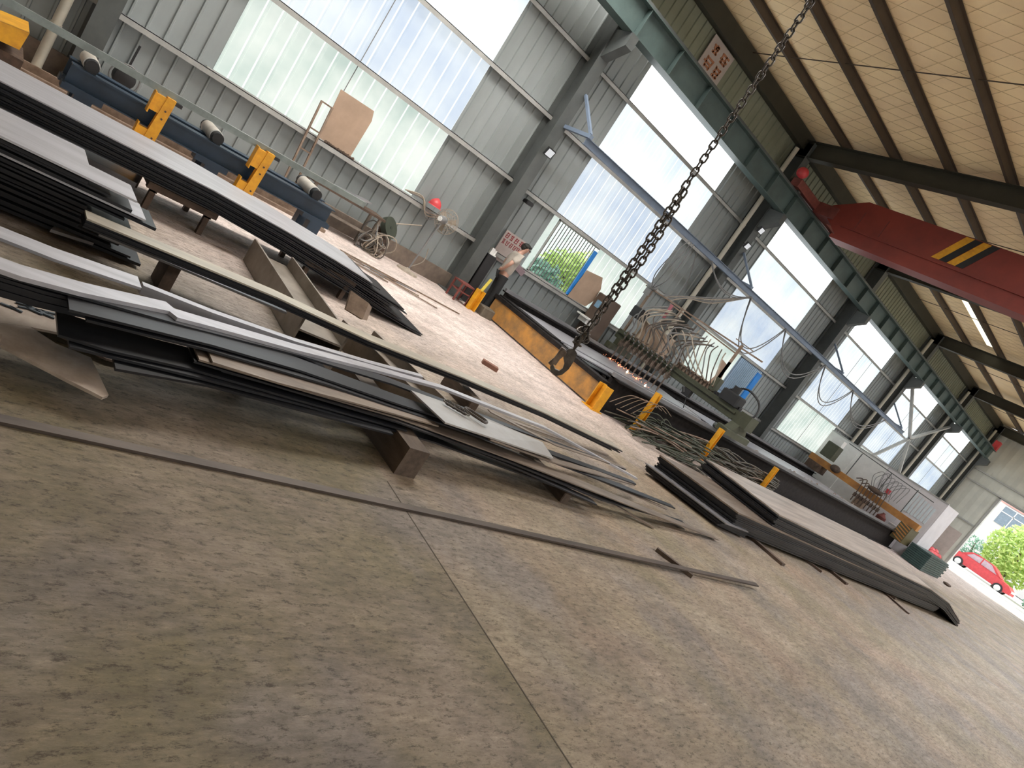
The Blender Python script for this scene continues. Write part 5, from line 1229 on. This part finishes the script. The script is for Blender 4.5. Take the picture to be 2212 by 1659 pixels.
# red car
car = thing('car', (58.0, 10.6, 0), 'small red saloon car parked behind the white kerb outside the door', 'car')
cy, cx = 10.55, 58.0
b = MB(); side = [(cy + 2.15, .35), (cy + 2.2, .62), (cy + 2.05, .88), (cy + 1.35, .95), (cy - .95, .93), (cy - 1.8, .80), (cy - 2.1, .58), (cy - 2.1, .32), (cy - 1.75, .28), (cy + 1.9, .28)]
b.prism([(cx - .85, y, z) for y, z in side], (1.7, 0, 0)); b.build('body', M_redp, car)
b = MB(); top = [(cy + 1.5, .94), (cy + 1.05, 1.34), (cy + .65, 1.43), (cy - .25, 1.42), (cy - .55, 1.32), (cy - 1.15, .93)]
b.prism([(cx - .72, y, z) for y, z in top], (1.44, 0, 0)); b.build('cabin', M_redp, car)
b = MB(); b.prism([(cx - .725, y, z) for y, z in ((cy + 1.2, .97), (cy + .92, 1.28), (cy + .3, 1.36), (cy + .3, .97))], (1.45, 0, 0)); b.prism([(cx - .725, y, z) for y, z in ((cy + .22, .97), (cy + .22, 1.36), (cy - .3, 1.35), (cy - .85, .97))], (1.45, 0, 0))
b.build('window', mat('pinkish_glass', (0.55, 0.42, 0.48), 0.15), car)
for dy in (1.35, -1.35):
    for dx in (-.80, .80):
        w_ = MB(); w_.cyl((cx + dx - .1, cy + dy, .30), (cx + dx + .1, cy + dy, .30), .31, 20); wo = w_.build('wheel', M_black, car, smooth=True)
        MB().cyl((cx + dx - .115, cy + dy, .30), (cx + dx + .115, cy + dy, .30), .20, 18).build('hub_cap', M_white, wo)
MB().box(cx - .8, cx + .8, cy - 2.13, cy - 2.05, .5, .64).build('head_lamp', M_white, car)
def tree(name, lab, x, y, h, r, m, seed, n=900, cat='tree', lo=.35):
    t = thing(name, (x, y, 0), lab, cat); rn = random.Random(seed)
    MB().tube([(x, y, 0), (x + .05, y, h * .5), (x, y + .1, h * .8)], [r * .06 + .04, r * .045 + .03, .03], 8).build('trunk', M_bark, t)
    mb = MB()
    for i in range(n):
        while True:
            p = Vector((rn.uniform(-1, 1), rn.uniform(-1, 1), rn.uniform(-1, 1)))
            if .35 < p.length < 1: break
        c = Vector((x + p.x * r, y + p.y * r, h * (lo + 1) / 2 + p.z * h * (1 - lo) / 2))
        u = Vector((rn.gauss(0, 1), rn.gauss(0, 1), rn.gauss(0, .6))).normalized(); v = u.orthogonal().normalized(); s = rn.uniform(.10, .2) * (r / 1.6) ** .5
        mb.add([c - u * s, c + v * s * .5, c + u * s, c - v * s * .5], [(0, 1, 2, 3)])
    mb.build('foliage', m, t)
tree('tree', 'bright yellow green bushy tree outside the door behind the red car', 62.0, 10.2, 5.2, 2.2, M_leaf, 1, 3400, lo=.12)
tree('tree', 'second yellow green tree further out, filling the right of the doorway', 67.2, 7.9, 6.4, 2.8, M_leaf, 2, 3000, lo=.15)
tree('shrub', 'small blue green shrub just left of the bright tree outside the door', 63.0, 12.9, 2.6, 1.0, M_leafd, 3, 500, 'shrub', .05)
tree('shrub', 'low dark green shrub at the right foot of the bright tree', 60.5, 7.3, 1.1, .9, M_leafd, 4, 300, 'shrub', .02)
# building beyond the trees
bd = thing('building', (92, 14, 0), 'cream building with a salmon band and blue framed windows far outside the door', 'building')
MB().box(90, 100, -8, 24, 0, 13).build('wall', M_render, bd)
MB().box(89.9, 90, -8, 24, 7.4, 8.3).build('band', M_pink, bd)
for (y0, z0, z1) in ((16.2, 5.2, 7.2), (20.0, 1.2, 3.6), (12.2, 5.2, 7.2), (8.0, 5.2, 7.2)):
    wn = MB(); wn.box(89.88, 89.96, y0, y0 + 2.4, z0, z1); wo = wn.build('window', mat('grey_blue_pane', (0.25, 0.32, 0.38), 0.2), bd)
    q = MB(); q.box(89.84, 89.88, y0 + 1.15, y0 + 1.25, z0, z1); q.box(89.84, 89.88, y0, y0 + 2.4, z0 + (z1 - z0) * .65, z0 + (z1 - z0) * .7); q.box(89.84, 89.9, y0 - .1, y0, z0, z1); q.box(89.84, 89.9, y0 + 2.4, y0 + 2.5, z0, z1); q.box(89.84, 89.9, y0 - .1, y0 + 2.5, z1, z1 + .1)
    q.build('frame', M_white, wo)
# passer-by stall at the right edge of the doorway
tr_ = thing('tricycle', (57.5, 6.25, 0), 'small orange delivery trike with a pale blue canopy at the right edge of the doorway', 'trike')
MB().box(57.0, 58.0, 5.5, 6.6, .35, .95).build('body', M_amber, tr_); MB().box(56.95, 58.05, 5.4, 6.75, 1.35, 1.45).build('canopy', mat('pale_blue_canopy', (0.45, 0.68, 0.75), 0.6), tr_)
for y in (5.8, 6.4): MB().cyl((57.0, y, .24), (57.1, y, .24), .24, 14).build('wheel', M_black, tr_)
for y in (5.5, 6.6): MB().box(57.02, 57.07, y, y + .05, .9, 1.36).build('post', M_white, tr_)
# bushes and a bluish sheet behind the barred openings
for i, (x, y, h, r) in enumerate(((13.6, 14.6, 2.3, 1.1), (15.7, 16.0, 2.7, 1.15), (11.9, 13.6, 1.7, .7), (17.9, 17.2, 2.9, 1.05))):
    tree('shrub', 'green bush outside the green barred opening, %s from the column side' % NTH[i], x, y, h, r, M_leaf if i != 2 else M_leafd, 10 + i, 1300, 'shrub', .0)
bb = MB(); bb.box(12.5, 21, 18.6, 18.8, -.05, 4.2)
tag(bb.build('yard_wall', mat('pale_grey_wall', (0.66, 0.72, 0.74), 0.8)), 'pale grey yard wall behind the bushes outside', 'yard wall')
bl = MB(); bl.prism([(18.9, 12.4, -.05), (24.5, 13.4, -.05), (24.5, 13.4, 3.0), (18.9, 12.4, 3.0)], (0, .05, 0))
tag(bl.build('tarpaulin', mat('pale_blue_sheet', (0.62, 0.76, 0.92), 0.7, 0, var=.15)), 'pale blue sheet hung outside the second barred opening', 'sheet')
